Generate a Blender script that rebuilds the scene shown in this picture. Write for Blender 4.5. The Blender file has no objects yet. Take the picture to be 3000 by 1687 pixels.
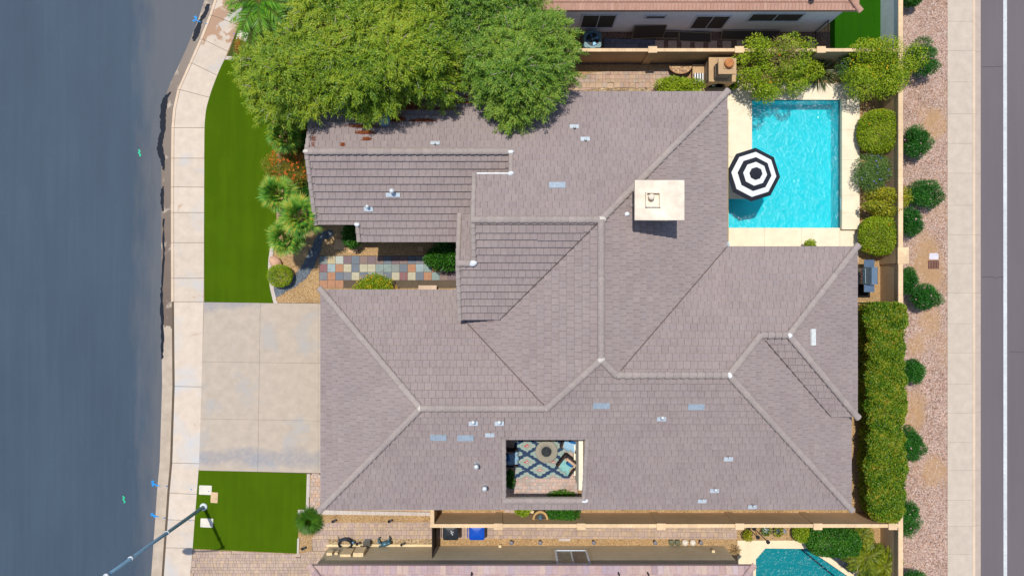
import bpy, math, random
import numpy as np
from mathutils import Vector, Matrix
R = math.radians
random.seed(7); RNG = np.random.default_rng(11)
sc = bpy.context.scene
COL = sc.collection
# ------------------------------------------------------------- camera (drone looking straight down from 36 m)
H = 36.0
cam = bpy.data.cameras.new('camera'); cam.lens = 24; cam.sensor_width = 36; cam.clip_end = 400
camo = bpy.data.objects.new('camera', cam); camo.location = (0, 0, H); COL.objects.link(camo); sc.camera = camo
# ------------------------------------------------------------- sky and sun
SUN = Vector((.115, -.245, -1.0)).normalized()
w = bpy.data.worlds.new('World'); sc.world = w; w.use_nodes = True
nt = w.node_tree; bg = nt.nodes['Background']
sky = nt.nodes.new('ShaderNodeTexSky'); sky.sky_type = 'NISHITA'; sky.sun_disc = False
sky.sun_elevation = R(74.9); sky.sun_rotation = R(-25.1); sky.altitude = 400; sky.dust_density = 1.0
nt.links.new(sky.outputs[0], bg.inputs[0]); bg.inputs[1].default_value = 0.14
sl = bpy.data.lights.new('sun', 'SUN'); sl.energy = 4.0; sl.angle = R(0.53); sl.color = (1, .955, .88)
so = bpy.data.objects.new('sun', sl); so.rotation_euler = SUN.to_track_quat('-Z', 'Y').to_euler(); so.location = (-10, 20, 60); COL.objects.link(so)
sc.view_settings.view_transform = 'Standard'; sc.view_settings.look = 'None'
sc.view_settings.gamma = 1; sc.view_settings.use_curve_mapping = False; sc.view_settings.exposure = 0.0
sc.render.engine = 'CYCLES'

# ------------------------------------------------------------- helpers
def at(px, py, z=0.0):
    """surveyed position: photo pixel + real height -> metres on site"""
    m = (H - z) / 2000.0
    return ((px - 1500) * m, (843.5 - py) * m, z)
def xy(px, py, z=0.0):
    return at(px, py, z)[:2]
def s2l(c):
    c = c / 255.0
    return c / 12.92 if c <= .04045 else ((c + .055) / 1.055) ** 2.4
def C(r, g, b, k=.72):
    return (s2l(r) * k, s2l(g) * k, s2l(b) * k, 1)
ORG = {}
def org(o):
    return ORG.get(o.name, Vector((0, 0, 0)))
def tag(o, label, cat, group=None, kind=None):
    if label: o['label'] = label
    if cat: o['category'] = cat
    if group: o['group'] = group
    if kind: o['kind'] = kind
    return o
def thing(name, label, cat, loc, group=None):
    o = bpy.data.objects.new(name, None); COL.objects.link(o)
    o.empty_display_size = .2
    o.location = loc; ORG[o.name] = Vector(loc)
    return tag(o, label, cat, group)
def link(name, me, parent, wloc=None):
    o = bpy.data.objects.new(name, me); COL.objects.link(o)
    if parent is not None:
        o.parent = parent
        w_ = Vector(wloc) if wloc is not None else org(parent)
        o.location = w_ - org(parent); ORG[o.name] = w_
    else:
        o.location = wloc if wloc is not None else (0, 0, 0); ORG[o.name] = Vector(o.location)
    return o
class MB:
    def __init__(s): s.v = []; s.f = []
    def add(s, vs, fs):
        n = len(s.v); s.v += [tuple(v) for v in vs]; s.f += [tuple(i + n for i in f) for f in fs]; return s
    def box(s, x0, y0, z0, x1, y1, z1):
        if x0 > x1: x0, x1 = x1, x0
        if y0 > y1: y0, y1 = y1, y0
        if z0 > z1: z0, z1 = z1, z0
        return s.add([(x0,y0,z0),(x1,y0,z0),(x1,y1,z0),(x0,y1,z0),(x0,y0,z1),(x1,y0,z1),(x1,y1,z1),(x0,y1,z1)],
              [(0,3,2,1),(4,5,6,7),(0,1,5,4),(1,2,6,5),(2,3,7,6),(3,0,4,7)])
    def obox(s, c, size, rz=0, rx=0, ry=0):
        M = Matrix.Translation(c) @ Matrix.Rotation(rz,4,'Z') @ Matrix.Rotation(ry,4,'Y') @ Matrix.Rotation(rx,4,'X')
        a, b, h = size[0]/2, size[1]/2, size[2]/2
        vs = [M @ Vector(p) for p in ((-a,-b,-h),(a,-b,-h),(a,b,-h),(-a,b,-h),(-a,-b,h),(a,-b,h),(a,b,h),(-a,b,h))]
        return s.add(vs, [(0,3,2,1),(4,5,6,7),(0,1,5,4),(1,2,6,5),(2,3,7,6),(3,0,4,7)])
    def rbox(s, c, size, r, rz=0, n=3, taper=1.0, dome=0):
        """rounded-corner slab"""
        a, b, h = size[0]/2, size[1]/2, size[2]
        pts = []
        for cx, cy, a0 in ((a-r,b-r,0),(-a+r,b-r,90),(-a+r,-b+r,180),(a-r,-b+r,270)):
            for k in range(n+1):
                t = R(a0 + 90*k/n); pts.append((cx + r*math.cos(t), cy + r*math.sin(t)))
        cr, sr = math.cos(rz), math.sin(rz)
        def T(p, k, z): return (c[0] + (p[0]*cr - p[1]*sr)*k, c[1] + (p[0]*sr + p[1]*cr)*k, c[2] + z)
        N = len(pts)
        vs = [T(p,1,0) for p in pts] + [T(p,taper,h*.8) for p in pts] + [T(p,taper*.93,h) for p in pts]
        fs = [tuple(range(N-1,-1,-1))]
        for L in (0, 1):
            for i in range(N): j = (i+1) % N; fs.append((L*N+i, L*N+j, (L+1)*N+j, (L+1)*N+i))
        if dome:
            vs.append((c[0], c[1], c[2]+h+dome))
            fs += [(2*N+i, 2*N+(i+1)%N, 3*N) for i in range(N)]
        else: fs.append(tuple(range(2*N, 3*N)))
        return s.add(vs, fs)
    def prism(s, poly, z0, z1):
        n = len(poly)
        a = sum(poly[i][0]*poly[(i+1)%n][1]-poly[(i+1)%n][0]*poly[i][1] for i in range(n))
        if a < 0: poly = poly[::-1]
        vs = [(p[0],p[1],z0) for p in poly] + [(p[0],p[1],z1) for p in poly]
        return s.add(vs, [tuple(range(n-1,-1,-1)), tuple(range(n,2*n))] + [(i,(i+1)%n,(i+1)%n+n,i+n) for i in range(n)])
    def sheet(s, poly, z):
        n = len(poly)
        a = sum(poly[i][0]*poly[(i+1)%n][1]-poly[(i+1)%n][0]*poly[i][1] for i in range(n))
        if a < 0: poly = poly[::-1]
        return s.add([(p[0],p[1],z) for p in poly], [tuple(range(n))])
    def tube(s, pts, r, n=8, cap=True):
        pts = [Vector(p) for p in pts]; rs = r if isinstance(r,(list,tuple)) else [r]*len(pts)
        vs = []; fs = []
        for i, p in enumerate(pts):
            d = (pts[min(i+1,len(pts)-1)] - pts[max(i-1,0)]).normalized()
            u = d.cross(Vector((0,0,1)) if abs(d.z) < .95 else Vector((1,0,0))).normalized(); v = d.cross(u)
            vs += [p + (u*math.cos(2*math.pi*k/n) + v*math.sin(2*math.pi*k/n))*rs[i] for k in range(n)]
        for i in range(len(pts)-1):
            for k in range(n): fs.append((i*n+k, (i+1)*n+k, (i+1)*n+(k+1)%n, i*n+(k+1)%n))
        if cap: fs.append(tuple(range(n))); fs.append(tuple(range((len(pts)-1)*n, len(pts)*n))[::-1])
        return s.add(vs, fs)
    def lathe(s, c, prof, n=20, sx=1, sy=1, ang=0):
        vs = []; fs = []
        for r, z in prof:
            vs += [(c[0]+r*sx*math.cos(2*math.pi*k/n+ang), c[1]+r*sy*math.sin(2*math.pi*k/n+ang), c[2]+z) for k in range(n)]
        for i in range(len(prof)-1):
            for k in range(n): fs.append((i*n+k, i*n+(k+1)%n, (i+1)*n+(k+1)%n, (i+1)*n+k))
        if prof[0][0] > 1e-4: fs.append(tuple(range(n))[::-1])
        if prof[-1][0] > 1e-4: fs.append(tuple(range((len(prof)-1)*n, len(prof)*n)))
        return s.add(vs, fs)
    def blob(s, c, rx, ry, rz, seed=0, n=10, m=7, amp=.18):
        rg = random.Random(seed); vs = []; fs = []
        ph = [rg.uniform(0,6.28) for _ in range(6)]
        for i in range(m+1):
            th = math.pi*i/m
            for k in range(n):
                f = 2*math.pi*k/n
                q = 1 + amp*(math.sin(2*f+ph[0])*math.sin(th)+.6*math.sin(3*f+ph[1]+th*2)+.5*math.sin(5*f+ph[2]+3*th))*.6*math.sin(th)
                vs.append((c[0]+rx*q*math.sin(th)*math.cos(f), c[1]+ry*q*math.sin(th)*math.sin(f), c[2]+rz*q*math.cos(th)))
        for i in range(m):
            for k in range(n): fs.append((i*n+k,(i+1)*n+k,(i+1)*n+(k+1)%n,i*n+(k+1)%n))
        return s.add(vs, fs)
    def make(s, name, mat, parent=None, smooth=False, wloc=None):
        me = bpy.data.meshes.new(name)
        if parent is not None: o0 = org(parent) if wloc is None else Vector(wloc)
        elif wloc is not None: o0 = Vector(wloc)
        else:
            a = np.array(s.v); lo = a.min(0); hi = a.max(0)
            o0 = Vector(((lo[0]+hi[0])/2, (lo[1]+hi[1])/2, lo[2]))
        me.from_pydata([(v[0]-o0[0], v[1]-o0[1], v[2]-o0[2]) for v in s.v], [], s.f)
        if isinstance(mat, (list,tuple)):
            for m_ in mat: me.materials.append(m_)
        else: me.materials.append(mat)
        if smooth:
            me.polygons.foreach_set('use_smooth', [True]*len(me.polygons))
        me.update()
        return link(name, me, parent, o0)
def struct(mb, name, mat, smooth=False):
    o = mb.make(name, mat, None, smooth); o['kind'] = 'structure'; return o
def solo(mb, name, mat, label, cat, group=None, smooth=False, kind=None):
    o = mb.make(name, mat, None, smooth); return tag(o, label, cat, group, kind)

# ------------------------------------------------------------- materials
MATS = {}
def nodes(name):
    m = bpy.data.materials.new(name); m.use_nodes = True; t = m.node_tree
    return m, t, t.nodes['Principled BSDF']
def nd(t, typ, **kw):
    n = t.nodes.new(typ)
    for k, v in kw.items():
        if k in n.inputs: n.inputs[k].default_value = v
        else: setattr(n, k, v)
    return n
def mixc(t, fac, a, b, blend='MIX'):
    n = t.nodes.new('ShaderNodeMix'); n.data_type = 'RGBA'; n.blend_type = blend
    for s_, v in ((0, fac), (6, a), (7, b)):
        if isinstance(v, bpy.types.NodeSocket): t.links.new(v, n.inputs[s_])
        else: n.inputs[s_].default_value = v
    return n.outputs[2]
def mth(t, op, a, b=0.0, c=0.0):
    n = t.nodes.new('ShaderNodeMath'); n.operation = op
    for i, v in enumerate((a, b, c)):
        if isinstance(v, bpy.types.NodeSocket): t.links.new(v, n.inputs[i])
        else: n.inputs[i].default_value = v
    return n.outputs[0]
def ramp(t, fac, stops):
    n = t.nodes.new('ShaderNodeValToRGB'); t.links.new(fac, n.inputs[0])
    e = n.color_ramp.elements
    while len(e) < len(stops): e.new(.5)
    for i, (p, c) in enumerate(stops): e[i].position = p; e[i].color = c
    return n.outputs[0]
def wpos(t):
    return t.nodes.new('ShaderNodeNewGeometry').outputs['Position']
def noise(t, pos, scale, detail=4, rough=.6, dist=0):
    n = nd(t, 'ShaderNodeTexNoise', Scale=scale, Detail=detail, Roughness=rough, Distortion=dist)
    t.links.new(pos, n.inputs['Vector']); return n.outputs[0]
def voro(t, pos, scale, out='Color', feature='F1'):
    n = nd(t, 'ShaderNodeTexVoronoi', Scale=scale); n.feature = feature
    t.links.new(pos, n.inputs['Vector']); return n.outputs[out]
def sclpos(t, pos, s, rot=0):
    n = t.nodes.new('ShaderNodeMapping'); t.links.new(pos, n.inputs[0]); n.inputs['Scale'].default_value = s
    n.inputs['Rotation'].default_value = (0, 0, rot); return n.outputs[0]
def bump(t, b, h, strength, dist):
    n = nd(t, 'ShaderNodeBump', Strength=strength, Distance=dist); t.links.new(h, n.inputs['Height'])
    t.links.new(n.outputs[0], b.inputs['Normal'])
def islrand(t):
    g = t.nodes.new('ShaderNodeNewGeometry'); o = t.nodes.new('ShaderNodeObjectInfo')
    return mth(t, 'FRACT', mth(t, 'ADD', g.outputs['Random Per Island'], mth(t, 'MULTIPLY', o.outputs['Random'], 7.31)))
def plain(name, col, rough=.7, metal=0.0, var=.10, scale=6, b=0.0, isl=0.0, spec=.3, big=.08):
    """base colour with two octaves of wear, optional per-piece tint"""
    if name in MATS: return MATS[name]
    m, t, p = nodes(name); pos = wpos(t)
    n1 = noise(t, pos, scale, 6); n2 = noise(t, pos, .7, 3)
    lo = tuple(c*(1-var*1.6) for c in col[:3]) + (1,); hi = tuple(min(1, c*(1+var)) for c in col[:3]) + (1,)
    c = ramp(t, n1, [(.3, lo), (.7, hi)])
    f2 = ramp(t, n2, [(.3, (1-big*1.5,)*3+(1,)), (.7, (1+big,)*3+(1,))])
    c = mixc(t, 1.0, c, f2, 'MULTIPLY')
    if isl:
        r = islrand(t)
        f3 = ramp(t, r, [(0, (1-isl, 1-isl*1.05, 1-isl*1.1, 1)), (.5, (1, 1, 1, 1)), (1, (1+isl*.7, 1+isl*.6, 1+isl*.55, 1))])
        c = mixc(t, 1.0, c, f3, 'MULTIPLY')
    t.links.new(c, p.inputs['Base Color'])
    p.inputs['Roughness'].default_value = rough; p.inputs['Metallic'].default_value = metal
    p.inputs['Specular IOR Level'].default_value = spec
    if b: bump(t, p, noise(t, pos, scale*3, 5), .6, b)
    MATS[name] = m; return m
def leafmat(name, cols, trans=.35, rough=.45, clump=1.2):
    """leaves: per-leaf colour from a ramp, shifted by clump-sized noise, light passes through"""
    if name in MATS: return MATS[name]
    m, t, p = nodes(name); pos = wpos(t)
    g = t.nodes.new('ShaderNodeNewGeometry')
    f = mth(t, 'ADD', mth(t, 'MULTIPLY', g.outputs['Random Per Island'], .62), mth(t, 'MULTIPLY', mth(t, 'SUBTRACT', noise(t, pos, clump, 3), .28), .85))
    n = len(cols)
    c = ramp(t, f, [(i/(n-1)*.9+.05, k) for i, k in enumerate(cols)])
    t.links.new(c, p.inputs['Base Color']); p.inputs['Roughness'].default_value = max(rough, .42); p.inputs['Specular IOR Level'].default_value = .25
    tr = t.nodes.new('ShaderNodeBsdfTranslucent'); t.links.new(mixc(t, 1.0, c, (1.7, 1.6, .7, 1), 'MULTIPLY'), tr.inputs[0])
    mx = t.nodes.new('ShaderNodeMixShader'); mx.inputs[0].default_value = trans
    t.links.new(p.outputs[0], mx.inputs[1]); t.links.new(tr.outputs[0], mx.inputs[2])
    t.links.new(mx.outputs[0], t.nodes['Material Output'].inputs[0])
    MATS[name] = m; return m
def gravelmat(name, cols, scale, patch=None, pscale=.5, pthr=.56, b=.02, spots=()):
    m, t, p = nodes(name); pos = wpos(t)
    v = voro(t, pos, scale); sep = t.nodes.new('ShaderNodeSeparateColor'); t.links.new(v, sep.inputs[0])
    n = len(cols)
    c = ramp(t, sep.outputs[0], [(i/(n-1), k) for i, k in enumerate(cols)])
    c = mixc(t, 1.0, c, ramp(t, noise(t, pos, .9, 4), [(.3, (.82,.82,.82,1)), (.7, (1.1,1.1,1.1,1))]), 'MULTIPLY')
    d = voro(t, pos, scale, 'Distance')
    c = mixc(t, mth(t, 'MULTIPLY', mth(t, 'GREATER_THAN', d, .62), .45), c, (.10,.07,.05,1))
    if patch:
        nz = noise(t, pos, pscale, 4, .55)
        if spots:
            sp = t.nodes.new('ShaderNodeSeparateXYZ'); t.links.new(pos, sp.inputs[0])
            for sx_, sy_, sr_ in spots:                 # places where the stone has worn off the soil
                d2 = mth(t, 'ADD', mth(t, 'POWER', mth(t, 'SUBTRACT', sp.outputs[0], sx_), 2.0), mth(t, 'MULTIPLY', mth(t, 'POWER', mth(t, 'SUBTRACT', sp.outputs[1], sy_), 2.0), .45))
                nz = mth(t, 'ADD', nz, mth(t, 'MULTIPLY', mth(t, 'MAXIMUM', mth(t, 'SUBTRACT', 1.0, mth(t, 'DIVIDE', d2, sr_*sr_)), 0.0), .28))
        f = ramp(t, mth(t, 'ADD', nz, mth(t,'MULTIPLY',mth(t,'SUBTRACT',noise(t,pos,9,3),.5),.34)), [(pthr-.07, (0,0,0,1)), (pthr+.16, (1,1,1,1))])
        soil = ramp(t, noise(t, pos, 5, 6), [(.3, tuple(k*.78 for k in patch[:3])+(1,)), (.7, patch)])
        c = mixc(t, mth(t,'MULTIPLY',f,.85), c, soil)
    t.links.new(c, p.inputs['Base Color']); p.inputs['Roughness'].default_value = .9; p.inputs['Specular IOR Level'].default_value = .15
    bump(t, p, d, .8, -b); MATS[name] = m; return m

# concrete family -------------------------------------------------
def concrete(name, col, stain=None, sthr=.6, tint=None, tthr=.6, streak=0, isl=.05, sscale=.7):
    m, t, p = nodes(name); pos = wpos(t)
    c = ramp(t, noise(t, pos, 2.2, 6, .6), [(.3, tuple(k*.90 for k in col[:3])+(1,)), (.7, tuple(min(.95,k*1.06) for k in col[:3])+(1,))])
    c = mixc(t, 1.0, c, ramp(t, noise(t, pos, 60, 2), [(.3, (.93,.93,.93,1)), (.7, (1.05,1.05,1.05,1))]), 'MULTIPLY')
    if tint:
        f = ramp(t, noise(t, pos, .45, 4, .6, .4), [(tthr-.06, (0,0,0,1)), (tthr+.10, (1,1,1,1))])
        c = mixc(t, f, c, tint)
    if stain:
        f = ramp(t, noise(t, sclpos(t, pos, (1, 1.6, 1)), sscale, 5, .62, .6), [(sthr-.03, (0,0,0,1)), (sthr+.06, (1,1,1,1))])
        c = mixc(t, mth(t,'MULTIPLY',f,.8), c, stain)
    r = islrand(t)
    c = mixc(t, 1.0, c, ramp(t, r, [(0,(1-isl,)*3+(1,)),(1,(1+isl,)*3+(1,))]), 'MULTIPLY')
    t.links.new(c, p.inputs['Base Color']); p.inputs['Roughness'].default_value = .85; p.inputs['Specular IOR Level'].default_value = .2
    bump(t, p, noise(t, pos, 45, 4), .3, .006); MATS[name] = m; return m

# ------------------------------------------------------------- foliage makers
def leafmesh(name, P, D, N, L, W, mat, parent, curl=.15):
    n = len(P)
    D = D/np.linalg.norm(D, axis=1, keepdims=True)
    Sd = np.cross(D, N); Sd /= (np.linalg.norm(Sd, axis=1, keepdims=True)+1e-9)
    L = np.broadcast_to(np.asarray(L, float), (n,))[:, None]; W = np.broadcast_to(np.asarray(W, float), (n,))[:, None]
    o0 = np.array(org(parent))
    V = np.empty((n, 4, 3)); P = P - o0
    V[:, 0] = P; V[:, 1] = P + D*L*.45 + Sd*W*.5; V[:, 2] = P + D*L; V[:, 2, 2] -= (L*curl)[:, 0]; V[:, 3] = P + D*L*.45 - Sd*W*.5
    me = bpy.data.meshes.new(name)
    me.vertices.add(4*n); me.vertices.foreach_set('co', V.reshape(-1))
    me.loops.add(4*n); me.loops.foreach_set('vertex_index', np.arange(4*n, dtype=np.int32))
    me.polygons.add(n); me.polygons.foreach_set('loop_start', np.arange(0, 4*n, 4, dtype=np.int32)); me.polygons.foreach_set('loop_total', np.full(n, 4, dtype=np.int32))
    me.materials.append(mat); me.update(calc_edges=True)
    return link(name, me, parent)
def rdir(rg, n):
    d = rg.normal(size=(n, 3)); return d/np.linalg.norm(d, axis=1, keepdims=True)
def shellpts(rg, n, c, rad, zlow=-.5, depth=.35, square=0.0):
    """points in the outer shell of an ellipsoid (square>0 pushes it towards a clipped block)"""
    d = rdir(rg, int(n*1.6)); d = d[d[:, 2] > zlow][:n]
    if square:
        k = np.max(np.abs(d), axis=1, keepdims=True); d2 = d/k; d = d*(1-square) + d2*square*.86
    r = 1 - depth*rg.random((len(d), 1))**1.5
    return np.asarray(c) + d*r*np.asarray(rad), d/np.linalg.norm(d, axis=1, keepdims=True)
def shrub(name, label, cat, px, py, rpx, rpy, h, mat, n=3500, L=.075, W=.04, lobes=9, square=0.0, flowers=None, group=None, loose=.35, seed=None, base=0.0, smat=None, up=.25, spread=.62, lobe=(.42, .58)):
    """crown centre seen at (px,py) half way up; radii in photo pixels"""
    zc = base + h*.55; c = at(px, py, zc); m = (H-zc)/2000
    rx, ry = rpx*m, rpy*m
    rg = np.random.default_rng(seed if seed is not None else int(px*7+py))
    t = thing(name, label, cat, (c[0], c[1], base), group)
    P = []; Dn = []
    if lobes:
        for k in range(lobes):
            a = 2*math.pi*k/lobes + rg.uniform(-.4, .4); q = rg.uniform(.35, spread) if k else 0
            lc = (c[0]+math.cos(a)*q*rx, c[1]+math.sin(a)*q*ry, zc + h*rg.uniform(-.08, .16))
            kr = rg.uniform(*lobe) if k else lobe[1]+.04
            p, d = shellpts(rg, int(n/lobes), lc, (rx*kr, ry*kr, h*.38), -.55, .5, square); P.append(p); Dn.append(d)
    else:
        p, d = shellpts(rg, n, c, (rx, ry, h*.5), -.6, .3, square); P.append(p); Dn.append(d)
    P = np.vstack(P); Dn = np.vstack(Dn)
    k = P[:, 2] > base + .03; P = P[k]; Dn = Dn[k]; k = len(P)
    D = Dn*.6 + rdir(rg, k)*(loose+.5) + np.array([0, 0, up]); Nn = Dn*.6 + np.array([0, 0, .7]) + rdir(rg, k)*.5
    leafmesh('foliage', P, D, Nn, L*(.7+.6*rg.random(k)), W*(.7+.6*rg.random(k)), mat, t)
    b = MB()
    for i in range(5):
        a = rg.uniform(0, 6.28); q = rg.uniform(.2, .6)
        b.tube([(c[0]+.03*math.cos(a), c[1]+.03*math.sin(a), base), (c[0]+rx*q*.5*math.cos(a), c[1]+ry*q*.5*math.sin(a), base+h*.4), (c[0]+rx*q*math.cos(a), c[1]+ry*q*math.sin(a), base+h*.75)], [.022, .015, .006], 5)
    b.make('stem', smat or BARK, t)
    if flowers:
        fm, fn, fs = flowers
        p, d = shellpts(rg, fn, c, (rx*.98, ry*.98, h*.52), .1, .06, square)
        p = np.repeat(p, 5, 0) ; d = np.repeat(d, 5, 0); kk = len(p)
        leafmesh('flower', p, d*.4+rdir(rg, kk), d+rdir(rg, kk)*.5, fs, fs*.7, fm, t, 0)
    return t
def sprays(rg, P, D, tl, nl, L, W):
    """leafy twigs: from each start point a drooping twig with leaves on both sides"""
    n = len(P)
    s = np.linspace(.08, 1, nl)[None, :, None]
    D = D/np.linalg.norm(D, axis=1, keepdims=True)
    tl = (tl*(.6+.8*rg.random(n)))[:, None, None]
    pos = P[:, None, :] + D[:, None, :]*s*tl; pos[:, :, 2] -= (s**2*tl*.35)[:, :, 0]
    up = np.array([0, 0, 1.]); side = np.cross(D, up); side /= np.linalg.norm(side, axis=1, keepdims=True)+1e-9
    sg = np.where(np.arange(nl) % 2, 1., -1.)[None, :, None]
    ld = D[:, None, :]*.75 + side[:, None, :]*sg*.7 + rg.normal(size=(n, nl, 3))*.28; ld[:, :, 2] -= .12
    nn = up + rg.normal(size=(n, nl, 3))*.32
    k = n*nl
    return pos.reshape(-1, 3), ld.reshape(-1, 3), nn.reshape(-1, 3), L*(.7+.6*rg.random(k)), W*(.7+.6*rg.random(k))
def tree(name, label, base, lobes, mat, barkmat, group=None, dens=34, tl=.50, nl=26, L=.15, W=.031, seed=1, tr=.16, droop=.1):
    """lobes: (px,py,rpx,z) foliage masses; limbs run from the trunk to each of them"""
    rg = np.random.default_rng(seed)
    t = thing(name, label, 'tree', base, group)
    b0 = Vector(base); tb = MB(); P = []; D = []
    top = b0 + Vector((0, 0, 1.7))
    tb.tube([b0, b0 + Vector((.05, .03, .8)), top], [tr*1.25, tr, tr*.85], 9); tb.make('trunk', barkmat, t, True)
    br = MB()
    for px, py, rp, z in lobes:
        c = Vector(at(px, py, z)); r = rp*(H-z)/2000
        mid = top.lerp(c, .5) + Vector((rg.normal()*.15, rg.normal()*.15, .35))
        br.tube([top - Vector((0,0,.15)), mid, c], [tr*.55, tr*.3, tr*.10], 6)
        for k in range(7):
            d = rdir(rg, 1)[0]; d[2] = abs(d[2])*.7; e = c + Vector(d)*r*rg.uniform(.85, 1.12)
            br.tube([mid.lerp(c, rg.uniform(.3, 1)), c.lerp(e, .6) + Vector((0,0,.05)), e], [.030, .020, .010], 4)
        r *= .86
        for k in range(7):                       # clumps over the lobe, one on top and six round it
            a = k*1.047 + rg.uniform(-.3, .3); q = 0 if k == 0 else rg.uniform(.5, .72)
            cc = c + Vector((math.cos(a)*q*r, math.sin(a)*q*r, (.34 if k == 0 else rg.uniform(-.25, .2))*r)); kr = r*rg.uniform(.42, .54)
            n = int(dens*kr*kr*6.4)
            p, d = shellpts(rg, n, cc, (kr, kr, kr*.75), -.3, .7); P.append(p); D.append(d)
    br.make('branch', barkmat, t, True)
    P = np.vstack(P); D = np.vstack(D) + rg.normal(size=(len(P), 3))*.45; D[:, 2] = D[:, 2]*.55 - droop
    a = sprays(rg, P, D, tl, nl, L, W)
    leafmesh('crown', *a, mat, t)
    return t
def fanpalm(label, px, py, z, rp, seed, mat, group, nf=34):
    c = at(px, py, z); r = rp*(H-z)/2000
    rg = np.random.default_rng(seed); t = thing('fan_palm', label, 'palm', (c[0], c[1], 0), group)
    b = MB(); b.tube([(c[0], c[1], 0), (c[0]+.03, c[1], z*.5), (c[0], c[1], z-.1)], [.14, .12, .13], 10); b.make('trunk', BARK, t, True)
    P = []; D = []; N = []; L = []; st = MB()
    for k in range(nf):
        a = k*2.399 + rg.uniform(-.2, .2); e = 1.45 - 1.6*(k/nf) + rg.uniform(-.1, .1)
        d = np.array([math.cos(a)*math.cos(e), math.sin(a)*math.cos(e), math.sin(e)])
        pl = r*rg.uniform(.42, .55); tip = np.array([c[0], c[1], z-.1]) + d*pl
        st.tube([(c[0], c[1], z-.12), tuple(tip)], .010, 4)
        side = np.cross(d, [0, 0, 1]); side /= np.linalg.norm(side); nn = np.cross(side, d)
        for j in range(19):
            q = (j/18-.5)*2.9
            P.append(tip); D.append(d*math.cos(q)+side*math.sin(q)+nn*.08-np.array([0,0,.15])); N.append(nn+rg.normal(size=3)*.25); L.append(r*.58*(1-.25*abs(q)/1.45)*rg.uniform(.85,1.1))
    st.make('leaf_stalk', PSTALK, t)
    L = np.array(L); leafmesh('frond', np.array(P), np.array(D), np.array(N), L, L*.115, mat, t, .22)
    return t
def featherpalm(name, label, cat, px, py, z, rp, seed, mat, group=None, nf=22, nl=26, lw=.09, ll=.30, trunk=True, elev=(1.2, -.1), cup=.25):
    c = at(px, py, z); r = rp*(H-z)/2000
    rg = np.random.default_rng(seed); t = thing(name, label, cat, (c[0], c[1], 0), group)
    if trunk:
        b = MB(); b.tube([(c[0], c[1], 0), (c[0], c[1], z*.6), (c[0], c[1], z)], [.16, .14, .12], 10); b.make('trunk', BARK, t, True)
    P = []; D = []; N = []; L = []; st = MB()
    for k in range(nf):
        a = k*2.399 + rg.uniform(-.2, .2); e = elev[0] + (elev[1]-elev[0])*k/nf
        h = np.array([math.cos(a), math.sin(a), 0]); fl = r*rg.uniform(.85, 1.1)
        pts = []
        for j in range(nl):
            s = j/(nl-1); ee = e - s*s*1.0
            p = np.array([c[0], c[1], z]) + h*fl*s*math.cos(e*.6) + np.array([0, 0, fl*(math.sin(e)*s*.7 - .45*s*s)])
            pts.append(p)
        st.tube([tuple(pts[0]), tuple(pts[nl//3]), tuple(pts[2*nl//3]), tuple(pts[-1])], [.012, .009, .006, .003], 4)
        sd = np.cross(h, [0, 0, 1])
        for j in range(2, nl):
            s = j/(nl-1); d = pts[j]-pts[j-1]; d /= np.linalg.norm(d)
            for sg in (-1, 1):
                P.append(pts[j]); D.append(d*.9 + sd*sg + np.array([0, 0, cup]) + rg.normal(size=3)*.08); N.append(np.array([0, 0, 1.])+sd*-sg*.4+rg.normal(size=3)*.2)
                L.append(ll*r*(.35+.9*math.sin(math.pi*(.12+.8*s)))*rg.uniform(.8, 1.15))
    st.make('leaf_stalk', PSTALK, t)
    L = np.array(L); leafmesh('frond', np.array(P), np.array(D), np.array(N), L, np.maximum(L*lw, .012), mat, t, .15)
    return t
def grasstuft(name, label, cat, px, py, z, rp, seed, mat, n=420, lw=.02, group=None, base=0.0):
    c = at(px, py, z); r = rp*(H-z)/2000; rg = np.random.default_rng(seed)
    t = thing(name, label, cat, (c[0], c[1], base), group)
    a = rg.uniform(0, 6.28, n); e = rg.uniform(.1, 1.52, n)
    D = np.stack([np.cos(a)*np.cos(e), np.sin(a)*np.cos(e), np.sin(e)*(z/r)], 1)
    P = np.array([c[0], c[1], base]) + np.stack([np.cos(a), np.sin(a), 0*a], 1)*.1*r
    P2 = P + D*r*.5; 
    nn = np.cross(D, np.stack([-np.sin(a), np.cos(a), 0*a], 1))
    leafmesh('blade', P, D, nn, r*.62, lw*1.3, mat, t, -.02)
    D2 = D.copy(); D2[:, 2] *= .35; leafmesh('blade', P + D*r*.36, D2 + np.stack([np.cos(a), np.sin(a), 0*a], 1)*.5, nn, r*(.5+.3*rg.random(n)), lw, mat, t, .15)
    return t

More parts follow.
